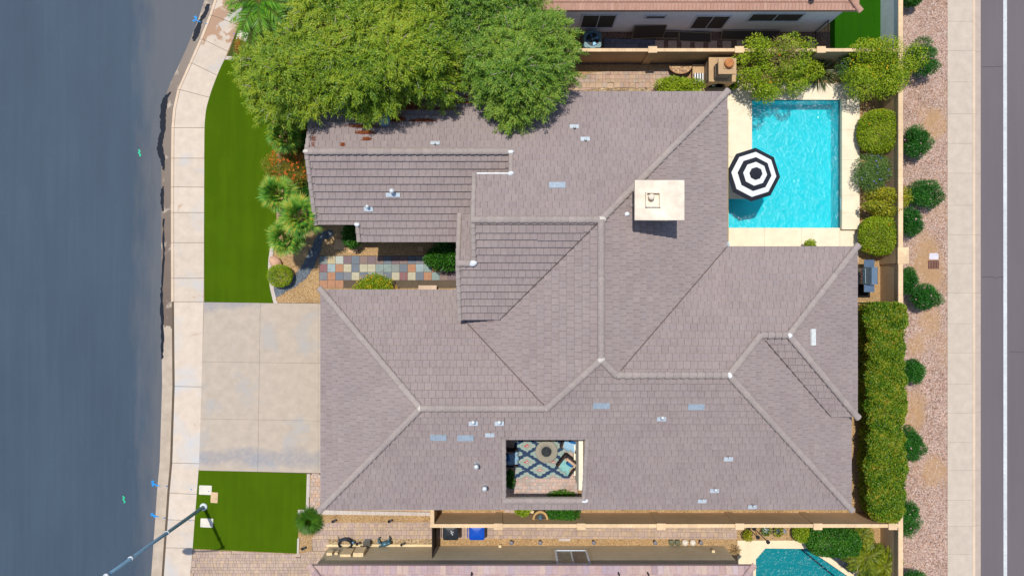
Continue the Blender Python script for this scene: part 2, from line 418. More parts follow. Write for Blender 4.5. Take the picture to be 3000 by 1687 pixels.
# ------------------------------------------------------------- laid pieces
def clip(poly, x0, x1, y0, y1):
    def cut(p, ax, v, keep):
        out = []
        for i in range(len(p)):
            a, b = p[i-1], p[i]; ia = (a[ax]-v)*keep >= 0; ib = (b[ax]-v)*keep >= 0
            if ia != ib:
                f = (v-a[ax])/(b[ax]-a[ax]); out.append((a[0]+f*(b[0]-a[0]), a[1]+f*(b[1]-a[1])))
            if ib: out.append(b)
        return out
    for ax, v, k in ((0, x0, 1), (0, x1, -1), (1, y0, 1), (1, y1, -1)):
        poly = cut(poly, ax, v, k)
        if len(poly) < 3: return []
    return poly
def parea(p):
    return abs(sum(p[i-1][0]*p[i][1]-p[i][0]*p[i-1][1] for i in range(len(p))))/2
def lay(name, parent, poly, su, sv, z, th, mat, ang=0.0, gap=.008, stag=.5, limit=300, minfrac=.15, jz=.003, rows=None):
    """lay pieces su x sv in courses over a polygon; each whole piece an object of its own"""
    ca, sa = math.cos(-ang), math.sin(-ang)
    lp = [(x*ca-y*sa, x*sa+y*ca) for x, y in poly]
    xs = [p[0] for p in lp]; ys = [p[1] for p in lp]; x0, x1, y0, y1 = min(xs), max(xs), min(ys), max(ys)
    ca, sa = math.cos(ang), math.sin(ang)
    def back(p): return (p[0]*ca-p[1]*sa, p[0]*sa+p[1]*ca)
    full = None; pieces = []
    r = 0; v = y0
    while v < y1 - .02:
        hh = sv if rows is None else rows[r % len(rows)]
        off = -su*(stag*(r % 2)) if rows is None else -su*random.random()
        u = x0 + off
        while u < x1:
            ww = su if rows is None else su*random.choice((.62, .85, 1.0, 1.25))
            q = clip(lp, u+gap/2, u+ww-gap/2, v+gap/2, v+hh-gap/2)
            if len(q) >= 3 and parea(q) > minfrac*ww*hh: pieces.append((q, ww, hh, parea(q) > .97*(ww-gap)*(hh-gap)))
            u += ww
        v += hh; r += 1
    mats = mat if isinstance(mat, (list, tuple)) else [mat]
    cache = {}; cnt = 0; rest = MB()
    pieces.sort(key=lambda k: -parea(k[0]))
    for q, ww, hh, isfull in pieces:
        dz = random.uniform(0, jz)
        if cnt < limit:
            cx = sum(p[0] for p in q)/len(q); cy = sum(p[1] for p in q)/len(q); wc = back((cx, cy)); cnt += 1
            mi = random.randrange(len(mats))
            key = (round(ww, 3), round(hh, 3), mi)
            if isfull and key in cache: me = cache[key]
            else:
                b = MB(); b.prism([(p[0]-cx, p[1]-cy) for p in q], -th, 0)
                me = bpy.data.meshes.new(name); me.from_pydata(b.v, [], b.f); me.materials.append(mats[mi])
                if isfull: cache[key] = me
            o = link(name, me, parent, (wc[0], wc[1], z+dz)); o.rotation_euler = (0, 0, ang)
        else: rest.prism([back(p) for p in q], z+dz-th, z+dz)
    if rest.v:
        o = rest.make(name+'_field', mats[0], parent); o['kind'] = 'stuff'
def quadslab(name, parent, q, z0, z1, mat, gap=.012):
    cx = sum(p[0] for p in q)/4; cy = sum(p[1] for p in q)/4
    def sh(p):
        d = math.hypot(p[0]-cx, p[1]-cy); k = max(0, (d-gap)/d); return (cx+(p[0]-cx)*k, cy+(p[1]-cy)*k)
    b = MB(); b.prism([sh(p) for p in q], z0, z1); return b.make(name, mat, parent, wloc=(cx, cy, z0))
BARK = plain('bark', C(120, 98, 78, .6), .9, var=.3, scale=20, b=.01)
PSTALK = plain('palm_stalk', C(150, 150, 70, .6), .6)
# ============================================================= SETTING
# materials of the ground
def asphalt(name, col, patch=.1, streak=0, cracks=False):
    m, t, p = nodes(name); pos = wpos(t)
    c = ramp(t, noise(t, pos, 90, 3, .7), [(.25, tuple(k*.72 for k in col[:3])+(1,)), (.75, tuple(k*1.3 for k in col[:3])+(1,))])
    c = mixc(t, 1.0, c, ramp(t, noise(t, sclpos(t, pos, (1, .35, 1)), .35, 4, .6), [(.3, (1-patch,1-patch,1-patch*.9,1)), (.7, (1+patch,1+patch,1+patch*.8,1))]), 'MULTIPLY')
    c = mixc(t, 1.0, c, ramp(t, noise(t, sclpos(t, pos, (3.2, .10, 1)), 1.1, 3, .6), [(.35, (1-streak,)*3+(1,)), (.7, (1+streak,)*3+(1,))]), 'MULTIPLY')
    if cracks:
        e = voro(t, mixv(t, pos, 3.0, .35), .16, 'Distance', 'DISTANCE_TO_EDGE')
        c = mixc(t, mth(t, 'MULTIPLY', mth(t, 'LESS_THAN', e, .0022), .5), c, (.02,.02,.025,1))
    if streak > .05:
        sp = t.nodes.new('ShaderNodeSeparateXYZ'); t.links.new(pos, sp.inputs[0])
        edge = mth(t, 'ADD', sp.outputs[0], mth(t, 'MULTIPLY', noise(t, sclpos(t, pos, (1.5, .3, 1)), 1.3, 4), 2.2))
        f = ramp(t, mth(t, 'MULTIPLY', mth(t, 'ADD', edge, 19.2), .5), [(.1, (0,0,0,1)), (.75, (1,1,1,1))])
        c = mixc(t, mth(t, 'MULTIPLY', f, .42), c, C(140, 134, 130, .6))
        sp2 = voro(t, pos, 3.2, 'Distance'); c = mixc(t, mth(t, 'MULTIPLY', mth(t, 'LESS_THAN', sp2, .035), .7), c, C(170, 160, 150, .6))
    t.links.new(c, p.inputs['Base Color']); p.inputs['Roughness'].default_value = .72; p.inputs['Specular IOR Level'].default_value = .35
    bump(t, p, noise(t, pos, 110, 2), .5, .006); return m
def mixv(t, pos, s, a):
    n = nd(t, 'ShaderNodeTexNoise', Scale=s, Detail=3); t.links.new(pos, n.inputs['Vector'])
    v = t.nodes.new('ShaderNodeVectorMath'); v.operation = 'MULTIPLY_ADD'
    t.links.new(n.outputs['Color'], v.inputs[0]); v.inputs[1].default_value = (a, a, a); t.links.new(pos, v.inputs[2]); return v.outputs[0]
A_WEST = asphalt('asphalt_sealed', C(74, 94, 114, .57), .11, .052)
A_EAST = asphalt('asphalt_worn', C(122, 113, 117, .64), .06, .03, False)
SIDEW = concrete('sidewalk_concrete', C(232, 214, 194), stain=C(196, 158, 124), sthr=.70, tint=C(216, 212, 208), tthr=.55)
SIDEE = concrete('east_sidewalk_concrete', C(218, 202, 184), isl=.02)
KERB = concrete('kerb_concrete', C(238, 212, 184), isl=.03)
DRIVE0 = concrete('driveway_concrete', C(206, 190, 172), tint=C(190, 186, 182), tthr=.60, isl=.015)
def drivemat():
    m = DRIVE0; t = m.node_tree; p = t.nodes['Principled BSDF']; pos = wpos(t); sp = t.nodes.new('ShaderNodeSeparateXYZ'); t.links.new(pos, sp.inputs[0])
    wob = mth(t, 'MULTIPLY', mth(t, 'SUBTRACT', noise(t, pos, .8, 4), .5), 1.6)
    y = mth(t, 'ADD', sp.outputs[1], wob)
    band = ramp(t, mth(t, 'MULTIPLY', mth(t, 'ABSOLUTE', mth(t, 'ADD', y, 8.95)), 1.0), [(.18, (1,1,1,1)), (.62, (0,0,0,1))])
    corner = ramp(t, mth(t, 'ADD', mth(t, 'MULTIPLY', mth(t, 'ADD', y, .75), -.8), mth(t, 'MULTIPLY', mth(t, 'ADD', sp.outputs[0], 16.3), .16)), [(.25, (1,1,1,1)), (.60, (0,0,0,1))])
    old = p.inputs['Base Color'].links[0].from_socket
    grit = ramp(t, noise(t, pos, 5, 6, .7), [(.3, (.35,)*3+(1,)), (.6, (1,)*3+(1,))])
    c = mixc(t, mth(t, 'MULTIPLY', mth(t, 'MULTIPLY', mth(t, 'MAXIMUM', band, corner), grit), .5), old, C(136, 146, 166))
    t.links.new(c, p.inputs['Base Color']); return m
DECK = concrete('cool_deck', C(252, 236, 206, .82), isl=.02)
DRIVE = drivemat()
DECK2 = concrete('neighbour_deck', C(250, 228, 190, .82), isl=.01)
EDGE = concrete('edging_concrete', C(222, 208, 196), isl=.05)
def wetwalk():
    t = SIDEW.node_tree; p = t.nodes['Principled BSDF']; pos = wpos(t); sp = t.nodes.new('ShaderNodeSeparateXYZ'); t.links.new(pos, sp.inputs[0])
    f = mth(t, 'ADD', noise(t, pos, 1.0, 4, .55, .8), mth(t, 'MINIMUM', mth(t, 'MULTIPLY', mth(t, 'SUBTRACT', sp.outputs[1], 12.9), .4), .06))
    f = ramp(t, f, [(.50, (0,0,0,1)), (.545, (1,1,1,1))]); old = p.inputs['Base Color'].links[0].from_socket
    t.links.new(mixc(t, mth(t, 'MULTIPLY', f, .8), old, C(186, 142, 108)), p.inputs['Base Color'])
wetwalk()
JOINT = plain('joint_sand', C(120, 105, 88, .6), .95)
def gutmat():
    m, t, p = nodes('gutter_concrete'); pos = wpos(t)
    c = ramp(t, noise(t, pos, 2.0, 5), [(.3, C(190,172,152)), (.7, C(214,196,174))])
    f = ramp(t, noise(t, sclpos(t, pos, (.8, .5, 1)), 1.1, 5, .6, .8), [(.38, (0,0,0,1)), (.46, (1,1,1,1))])
    sep = t.nodes.new('ShaderNodeSeparateXYZ'); t.links.new(pos, sep.inputs[0])
    keep = mth(t, 'GREATER_THAN', mth(t, 'ADD', sep.outputs[1], mth(t,'MULTIPLY',noise(t,pos,2,3),1.5)), -1.2)
    f = mth(t, 'MULTIPLY', f, keep)
    c = mixc(t, mth(t,'MULTIPLY',f,.88), c, C(104, 82, 66, .6))
    t.links.new(c, p.inputs['Base Color'])
    t.links.new(ramp(t, f, [(0,(.85,)*3+(1,)),(1,(.3,)*3+(1,))]), p.inputs['Roughness']); return m
GUT = gutmat()
DG = gravelmat('tan_gravel', [C(150,112,70), C(212,172,118), C(226,188,136), C(196,150,96), C(240,214,172)], 34)
PINKG = gravelmat('pink_gravel', [C(138,106,92), C(204,164,142), C(218,184,164), C(182,140,118), C(236,212,196), C(170,140,128)], 17, patch=C(208,166,122), pscale=.38, pthr=.62, spots=((21.9,1.5,1.2),(21.3,-3.0,.6),(21.2,-6.6,1.0),(22.2,-9.4,.7),(22.3,8.6,.6),(22.0,-1.6,.8)))
BROWNG = gravelmat('brown_gravel', [C(96,74,64), C(146,118,104), C(170,140,122), C(118,96,86)], 26)
RIVER = gravelmat('river_gravel', [C(150,120,84), C(206,176,130), C(176,150,120), C(230,206,166), C(130,116,100)], 15)
BLACKP = gravelmat('black_pebble', [C(62,72,84), C(92,104,116), C(118,128,138), C(80,90,104), C(140,146,150)], 13, b=.03)
def turf(name, a, b_, c_):
    m, t, p = nodes(name); pos = wpos(t)
    c = ramp(t, noise(t, pos, 130, 3, .7), [(.25, a), (.55, b_), (.8, c_)])
    c = mixc(t, 1.0, c, ramp(t, noise(t, sclpos(t, pos, (2.2, .22, 1)), 1.0, 3), [(.3,(.88,.9,.86,1)),(.7,(1.08,1.06,1.05,1))]), 'MULTIPLY')
    c = mixc(t, 1.0, c, ramp(t, noise(t, pos, .5, 4), [(.3,(.9,.92,.9,1)),(.7,(1.1,1.07,1.1,1))]), 'MULTIPLY')
    t.links.new(c, p.inputs['Base Color']); p.inputs['Roughness'].default_value = .85; p.inputs['Specular IOR Level'].default_value = .05
    bump(t, p, noise(t, pos, 140, 3), .9, .03); return m
TURF = turf('artificial_turf', C(62,92,4,.72), C(86,118,8,.76), C(112,140,26,.8))
TURF2 = turf('neighbour_turf', C(30,80,4,.7), C(46,106,10,.72), C(72,130,26,.76))

def sheet_holes(mb, x0, x1, y0, y1, holes, z):
    xs = sorted({x0, x1} | {min(max(h[i], x0), x1) for h in holes for i in (0, 1)}); ys = sorted({y0, y1} | {min(max(h[i], y0), y1) for h in holes for i in (2, 3)})
    for i in range(len(xs)-1):
        for j in range(len(ys)-1):
            cx = (xs[i]+xs[i+1])/2; cy = (ys[j]+ys[j+1])/2
            if any(h[0] < cx < h[1] and h[2] < cy < h[3] for h in holes): continue
            mb.add([(xs[i],ys[j],z),(xs[i+1],ys[j],z),(xs[i+1],ys[j+1],z),(xs[i],ys[j+1],z)], [(0,1,2,3)])
POOL = (12.65, 17.28, 3.17, 9.90)          # main pool x0 x1 y0 y1
STEP = (11.42, 12.65, 3.17, 4.69)
P2 = [xy(2242, 1605), xy(2366, 1606), xy(2512, 1706), xy(2512, 1800), xy(2214, 1800), xy(2214, 1637)]
P2B = (min(p[0] for p in P2), max(p[0] for p in P2), min(p[1] for p in P2), max(p[1] for p in P2))
HOLES = [POOL, STEP, P2B]
g = MB(); sheet_holes(g, -150, 150, -150, 150, HOLES, -.20); struct(g, 'ground', DG)
# kerb line of the west street (photo survey), y from top to bottom
KL = [(700,-260),(652,-60),(628,0),(612,50),(586,116),(555,186),(520,264),(506,335),(502,450),(502,885),(504,1131),(497,1355),(489,1443),(484,1521),(478,1603),(472,1690),(456,1900)]
SR = [(790,-220),(728,-45),(712,20),(700,75),(668,152),(637,222),(614,286),(602,342),(599,450),(597,885),(591,1131),(584,1355),(577,1443),(571,1521),(565,1604),(557,1690),(540,1900)]
GW_ = 32
def smooth(L):
    out = []
    for i in range(len(L)-1):
        p0, p1, p2, p3_ = L[max(i-1,0)], L[i], L[i+1], L[min(i+2,len(L)-1)]
        n = 4 if p1[1] < 460 else 1
        for k in range(n):
            t_ = k/n; out.append(tuple(.5*(2*p1[j]+(p2[j]-p0[j])*t_+(2*p0[j]-5*p1[j]+4*p2[j]-p3_[j])*t_*t_+(3*p1[j]-p0[j]-3*p2[j]+p3_[j])*t_**3) for j in (0,1)))
    return out+[L[-1]]
KL = smooth(KL); SR = smooth(SR)
def shift(L, dx): return [(x+dx, y) for x, y in L]
def strip(mb, A, B, za, zb):
    for i in range(len(A)-1):
        a0, a1, b0, b1 = xy(*A[i]), xy(*A[i+1]), xy(*B[i]), xy(*B[i+1])
        mb.add([(a0[0],a0[1],za),(a1[0],a1[1],za),(b1[0],b1[1],zb),(b0[0],b0[1],zb)], [(0,1,2,3)])
b = MB(); b.sheet([xy(*p) for p in shift(KL, -GW_)] + [(-60, -19), (-60, 20)], -.105); street = struct(b, 'street', A_WEST)
b = MB(); strip(b, shift(KL, -GW_), KL, -.10, -.115); gutter = struct(b, 'gutter', GUT)
# yard base (tan granite) with the two pool pits left open
b = MB()
yl = shift(KL, 6)
for i in range(len(yl)-1):
    a0, a1 = xy(*yl[i]), xy(*yl[i+1]); b.add([(a0[0],a0[1],0),(a1[0],a1[1],0),(11.0,a1[1],0),(11.0,a0[1],0)], [(0,1,2,3)])
ytop, ybot = xy(*yl[0])[1], xy(*yl[-1])[1]
sheet_holes(b, 11.0, 23.0, ybot, ytop, HOLES, 0.0); struct(b, 'yard', DG)
# west sidewalk slabs + kerb lengths, each its own piece
sw = struct(MB().prism([xy(*p) for p in shift(KL, 7)] + [xy(*p) for p in SR[::-1]], -.02, .006), 'sidewalk', JOINT)
kb = MB(); strip(kb, shift(KL, 1), shift(KL, 7), .004, .004); strip(kb, KL, shift(KL,1), -.115, .004); kerb = struct(kb, 'kerb', JOINT)
def pol(L, y):
    for i in range(len(L)-1):
        if L[i][1] <= y <= L[i+1][1]:
            f = (y-L[i][1])/(L[i+1][1]-L[i][1]); return (L[i][0]+f*(L[i+1][0]-L[i][0]), y)
    return L[-1]
JT = [(-150,-120),(-60,-40),(46,75),(116,152),(186,222),(264,286),(375,375),(464,464),(548,549),(623,623),(711,711),(815,815),(884,884),(1131,1133),(1355,1357),(1443,1447),(1521,1523),(1603,1605),(1690,1692),(1780,1782)]
for i in range(len(JT)-1):
    (a, ar), (c_, cr) = JT[i], JT[i+1]
    n = max(1, int((c_-a)/45)); 
    lft = [pol(shift(KL, 8.5), a+(c_-a)*k/n) for k in range(n+1)]; rgt = [pol(SR, ar+(cr-ar)*k/n) for k in range(n+1)]
    lft[0] = (lft[0][0], lft[0][1]+.6); lft[-1] = (lft[-1][0], lft[-1][1]-.6); rgt[0] = (rgt[0][0], rgt[0][1]+.6); rgt[-1] = (rgt[-1][0], rgt[-1][1]-.6)
    q = MB(); q.prism([xy(*p) for p in lft] + [xy(*p) for p in rgt[::-1]], -.02, .022)
    cc = xy((lft[0][0]+rgt[0][0])/2, (lft[0][1]+lft[-1][1])/2); q.make('slab', SIDEW, sw, wloc=(cc[0], cc[1], -.02))
    q = MB(); lo = 1.5 if a < 880 else 1.5
    k1 = [pol(shift(KL, 0), y) for y in [a+.5+(c_-a-1)*k/n for k in range(n+1)]]; k2 = [(x+7.6, y) for x, y in k1]
    zt = .026 if a < 880 else -.03
    q.prism([xy(*p) for p in k1] + [xy(*p) for p in k2[::-1]], -.13, zt); cc = xy(*k1[n//2]); q.make('kerb_stone', KERB, kerb, wloc=(cc[0], cc[1], -.13))
# driveway
dr = struct(MB().sheet([xy(598,884), xy(946,888), xy(944,1390), xy(582,1376)], .004), 'driveway', JOINT)
rows = [(885,889),(1059,1064),(1226,1232),(1377,1385)]
def dx(y): return 598 + (583-598)*(y-885)/490
for i in range(3):
    for a, c_ in ((0, .486), (.486, .985), (.985, 1.03)):
        q = [];
        for yl_, yr in (rows[i], rows[i+1]):
            for f in (a, c_):
                y = yl_+(yr-yl_)*f; q.append(xy(dx(yl_)+(938-dx(yl_))*f, y))
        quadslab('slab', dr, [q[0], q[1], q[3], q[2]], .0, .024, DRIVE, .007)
# lawns
lawn = [(599,452),(599,884),(799,888)] + [(801,880),(794,850),(789,820),(787,785),(788,760),(793,725),(801,690),(808,655),(812,600),(815,540),(816,480),(808,430),(800,380),(790,300),(780,200),(664,170)] + [p for p in SR if 172 < p[1] < 445]
struct(MB().prism([xy(*p) for p in lawn], .0, .03), 'lawn', TURF)
lawn2 = [(583,1377),(900,1386),(897,1492),(874,1494),(873,1620),(565,1606),(571,1521)]
struct(MB().prism([xy(*p) for p in lawn2], .0, .03), 'lawn', TURF)
lawn3 = [(712,20),(700,75),(672,150),(664,168),(800,190),(900,60),(900,-200),(740,-200)]
struct(MB().prism([xy(*p) for p in lawn3], .0, .026), 'lawn', plain('dry_turf', C(86,98,30,.6), .9, var=.3, scale=30, b=.01))
# lawn edging of the neighbour boundary and the mow strip
ed = struct(MB().prism([xy(664,166), xy(695,167), xy(820,172), xy(820,180), xy(695,177), xy(660,176)], .0, .05), 'lawn_edging', EDGE)
ek = MB(); ms = [(812,650),(808,660),(800,692),(792,727),(787,762),(786,786),(788,820),(793,850),(800,880),(804,889)]
es = struct(MB().prism([xy(x,y) for x,y in ms] + [xy(x+11,y) for x,y in ms[::-1]], .0, .042), 'mow_strip', EDGE)
for i in range(len(ms)-1):
    quadslab('edging_block', es, [xy(*ms[i]), xy(*ms[i+1]), xy(ms[i+1][0]+11, ms[i+1][1]), xy(ms[i][0]+11, ms[i][1])], .0, .055, EDGE, .010)
ms2 = [(806,415),(809,432),(812,450),(814,470),(814,490)]
es2 = struct(MB().prism([xy(x,y) for x,y in ms2] + [xy(x+10,y) for x,y in ms2[::-1]], .0, .042), 'mow_strip', EDGE)
for i in range(len(ms2)-1): quadslab('edging_block', es2, [xy(*ms2[i]), xy(*ms2[i+1]), xy(ms2[i+1][0]+10, ms2[i+1][1]), xy(ms2[i][0]+10, ms2[i][1])], .0, .055, EDGE, .010)
# black pebble swale
bl = [(805,872),(835,852),(865,838),(895,812),(915,785),(925,760),(935,740),(942,700),(975,690)]; br_ = [(805,842),(830,836),(850,825),(872,800),(893,770),(905,745),(920,715),(935,690),(970,675)]
swale = struct(MB().sheet([xy(*p) for p in bl] + [xy(*p) for p in br_[::-1]], .006), 'pebble_swale', BLACKP)
# pool, main ---------------------------------------------------------------
def poolplaster(name, col):
    m, t, p = nodes(name); pos = wpos(t)
    c = ramp(t, noise(t, pos, 1.2, 4), [(.3, tuple(k*.93 for k in col[:3])+(1,)), (.7, col)])
    t.links.new(c, p.inputs['Base Color']); p.inputs['Roughness'].default_value = .8; return m
def watermat(name, tint, bs, bd, gl):
    m, t, p = nodes(name); pos = wpos(t)
    w1 = noise(t, mixv(t, pos, 1.5, .25), bs, 3, .6, 1.2); w2 = noise(t, pos, bs*.35, 2, .5, .8)
    hgt = mth(t, 'ADD', w1, mth(t, 'MULTIPLY', w2, 1.2))
    bn = nd(t, 'ShaderNodeBump', Strength=1.0, Distance=bd); t.links.new(hgt, bn.inputs['Height'])
    tr = t.nodes.new('ShaderNodeBsdfTransparent'); tr.inputs[0].default_value = tint
    go = t.nodes.new('ShaderNodeBsdfGlossy'); go.inputs['Roughness'].default_value = .22; t.links.new(bn.outputs[0], go.inputs['Normal'])
    fr = nd(t, 'ShaderNodeFresnel', IOR=1.33)
    mx = t.nodes.new('ShaderNodeMixShader'); t.links.new(mth(t, 'MULTIPLY', fr.outputs[0], gl), mx.inputs[0])
    t.links.new(tr.outputs[0], mx.inputs[1]); t.links.new(go.outputs[0], mx.inputs[2])
    t.links.new(mx.outputs[0], t.nodes['Material Output'].inputs[0]); return m
PLAST = poolplaster('pool_plaster', C(178, 228, 234, .92)); PLAST2 = poolplaster('dark_pool_plaster', C(64, 162, 168, .85))
WAT = watermat('pool_water', (.11, .82, .86, 1), 6.5, .040, 1.9); WAT2 = watermat('dark_pool_water', (.20, .80, .83, 1), 6.5, .042, 1.9)
TILEBAND = plain('waterline_tile', C(40, 120, 130, .7), .3)
x0, x1, y0, y1 = POOL; sx0, sx1, sy0, sy1 = STEP
b = MB(); zf = -1.0; zt = .0
b.box(x0-.1, y0-.1, zf-.1, x1+.1, y1+.1, zf)                       # floor
b.box(x0, y1, zf, x1+.1, y1+.1, zt); b.box(x0-.1, y0-.1, zf, x1, y0, zt); b.box(x1, y0-.1, zf, x1+.1, y1, zt)
b.box(x0-.1, sy1, zf, x0, y1+.1, zt); b.box(sx0-.1, sy1, zf, x0-.1, sy1+.1, zt); b.box(sx0-.1, sy0-.1, zf, sx0, sy1, zt); b.box(sx0, sy0-.1, zf, x0-.1, sy0, zt)
basin = struct(b, 'pool_basin', PLAST)
for k, (a, c_) in enumerate(((11.421, 11.73), (11.73, 12.04), (12.04, 12.35), (12.35, 12.72))):
    MB().box(a, sy0+.002, zf+.002, c_, sy1-.002, -.28-.17*k).make('pool_step', PLAST, basin, wloc=(a, sy0, zf))
MB().prism([(11.43, 3.18), (11.43, 3.85), (11.6, 3.80), (11.85, 3.6), (12.05, 3.18)], -.98, -.16).make('corner_bench', PLAST, basin, wloc=(11.43, 3.18, -.98))
b = MB(); b.prism([(x0, y0), (x1, y0), (x1, y1), (x0, y1), (x0, sy1), (sx0, sy1), (sx0, sy0), (x0, sy0)], -.10, -.098)
b = MB(); b.add([(sx0,sy0,-.09),(x0,sy0,-.09),(x1,y0,-.09),(x1,y1,-.09),(x0,y1,-.09),(x0,sy1,-.09),(sx0,sy1,-.09)], [(1,2,3,4,5),(0,1,5,6)]); struct(b, 'pool_water', WAT)
bd_ = MB(); bd_.box(x0+.002, y1-.012, -.16, x1-.002, y1-.002, -.01); bd_.box(x1-.012, y0+.002, -.16, x1-.002, y1-.014, -.01); bd_.make('waterline_tile', TILEBAND, basin)
# deck slabs (cream cool deck) around the pool
dk = struct(MB().box(9.4, 2.0, .002, 9.6, 2.1, .004), 'pool_deck', JOINT)
def slabs(parent, rects, z0, z1, mat, name='slab'):
    for a, c_, d_, e_ in rects:
        MB().box(a+.005, d_+.005, z0, c_-.005, e_-.005, z1).make(name, mat, parent, wloc=((a+c_)/2, (d_+e_)/2, z0))
slabs(dk, [(9.4,12.65,6.9,9.9),(9.4,12.65,4.69,6.9),(9.4,11.42,3.17,4.69),(9.4,11.42,1.4,3.17),(11.42,13.3,1.4,3.17),(13.3,15.25,1.4,3.17),(15.25,17.28,1.4,3.17),(17.28,18.25,1.4,3.05),
           (9.9,12.65,9.9,10.75),(12.65,15.0,9.9,10.78),(15.0,17.28,9.9,10.78),(17.28,18.25,9.9,10.78)], -.001, .02, DECK)
rb_ = thing('raised_pool_ledge', 'raised cream ledge with spillway along the long pool side by the round shrubs', 'pool ledge', (17.75, 6.5, 0))
for a, c_ in ((3.06, 3.95), (3.95, 4.85), (4.85, 6.7), (6.7, 8.3), (8.3, 9.895)):
    MB().box(17.30, a+.004, .0, 18.22, c_-.004, .22).make('ledge_slab', DECK, rb_, wloc=(17.75, (a+c_)/2, 0))
MB().box(17.272, 4.12, .04, 17.30, 4.72, .12).make('spillway', plain('spill_metal', C(225,232,238), .25, .8), rb_)
# gravel bed, pavers and paths behind the house
bp = [(1560,290),(1560,268),(1600,252),(1655,236),(1700,222),(1750,212),(1800,209),(1850,208),(1920,205),(1960,200),(2030,196),(2030,240),(2000,262),(1960,280)]
bl_ = [(1945,290),(1912,264),(1880,257),(1830,259),(1770,257),(1720,264),(1680,273),(1640,285)]
PAVER = [plain('paver_tan', C(210,180,150), .85, var=.1, isl=.1, b=.004), plain('paver_grey', C(196,174,156), .85, var=.14, isl=.14, b=.004), plain('paver_rose', C(206,172,150), .85, var=.1, isl=.1, b=.004)]
def paving(polypx, su, sv, ang=0, limit=300, rows=None, mats=None, stag=.5, z=.022, gap=.010, name='paver_path'):
    po = [xy(*p) for p in polypx]
    s_ = struct(MB().sheet(po, .005), name, JOINT)
    lay('paver', s_, po, su, sv, z, .018, mats or PAVER, R(ang), gap, stag, limit, rows=rows); return s_
paving(bp[:-3] + bl_, .26, .19, 0, 300, rows=[.17, .24, .17, .28])
struct(MB().sheet([xy(1540,300), xy(1540,275)] + [xy(*p) for p in bl_[::-1]] + [xy(1990,300)], .004), 'river_gravel_bed', RIVER)
# north neighbour side yard
struct(MB().sheet([xy(1500,94), xy(2432,94), xy(2432,190), xy(1500,190)], .004), 'side_yard_gravel', BROWNG)
struct(MB().prism([xy(2432,-100), xy(2595,-100), xy(2595,184), xy(2432,184)], .0, .03), 'lawn', TURF2)
stp = struct(MB().box(*at(1766,113), *at(1921,183,.012)), 'side_yard_path', plain('path_sand', C(70,66,66,.6)))
SLATEB = plain('blue_slate_paving', C(112,118,134,.8), .8, var=.2, isl=.25)
lay('flagstone', stp, [xy(1768,114), xy(1919,118), xy(1919,182), xy(1768,182)], .62, .32, .026, .012, SLATEB, 0, .016, .4, 60)
STEPST = plain('stepping_stone', C(196,172,156,.85), .85, var=.1, isl=.08)
for k, px in enumerate((1931, 1969, 2008, 2047, 2087, 2128, 2170, 2209, 2332, 2377)):
    a = at(px-12, 120+(k%3), 0); c_ = at(px+13, 152, 0)
    solo(MB().box(a[0], c_[1], .004, c_[0], a[1], .045), 'stepping_stone', STEPST, 'square tan stepping stone in the dark gravel behind the low garden wall', 'stepping stone', 'stepping stones along the neighbour wall')
# east verge, sidewalk, kerb, gutter, road
struct(MB().sheet([(19.5,ybot),(22.96,ybot),(22.96,ytop),(19.5,ytop)], .006), 'gravel_verge', PINKG)
es_ = struct(MB().box(22.95, ybot, -.02, 24.28, ytop, .006), 'sidewalk', JOINT); ek_ = struct(MB().box(24.28, ybot, -.13, 24.42, ytop, .0), 'kerb', JOINT); eg_ = struct(MB().box(24.42, ybot, -.18, 24.80, ytop, -.115), 'gutter', JOINT)
EJ = [-150,-62,22-45,64,149,241,334,421,508,602,688,772,858,948,1033,1125,1209,1295,1377,1464,1540,1623,1705,1790]
for i in range(len(EJ)-1):
    ya, yb = (843.5-EJ[i])*.018-.004, (843.5-EJ[i+1])*.018+.004
    MB().box(22.955, yb, -.02, 24.28, ya, .022).make('slab', SIDEE, es_, wloc=(23.6, yb, -.02))
    if i % 2: continue
    yc = (843.5-EJ[min(i+2, len(EJ)-1)])*.018+.004
    MB().box(24.285, yc, -.13, 24.415, ya, .024).make('kerb_stone', KERB, ek_, wloc=(24.35, yc, -.13))
    MB().add([(24.42,yc,-.098),(24.79,yc,-.108),(24.79,ya,-.108),(24.42,ya,-.098)], [(0,1,2,3)]).make('gutter_slab', concrete('gutter_pan_%d' % i, C(206,188,172), isl=.02) if i == 0 else MATS['gutter_pan_0'], eg_, wloc=(24.6, yc, -.1))
rd = struct(MB().sheet([(24.79,ybot),(60,ybot),(60,ytop),(24.79,ytop)], -.112), 'road', A_EAST)
CRK = plain('crack_tar', C(60,56,60,.5), .9)
for x0c, x1c, yc in ((24.85,25.95,11.7),(24.85,25.95,.55),(26.3,27.2,-3.4)):
    rgc = random.Random(int(yc*10)); q = MB(); pp = [(x0c+(x1c-x0c)*k/9, yc+rgc.uniform(-.05,.05)) for k in range(10)]
    for k in range(9): q.sheet([(pp[k][0],pp[k][1]-.008),(pp[k+1][0],pp[k+1][1]-.008),(pp[k+1][0],pp[k+1][1]+.008),(pp[k][0],pp[k][1]+.008)], -.1075)
    q.make('crack', CRK, rd)
PAINTW = plain('road_paint', C(226,230,230,.74), .6, var=.12, scale=14)
MB().sheet([(26.00,ybot),(26.19,ybot),(26.18,ytop),(25.98,ytop)], -.107).make('edge_line', PAINTW, rd)
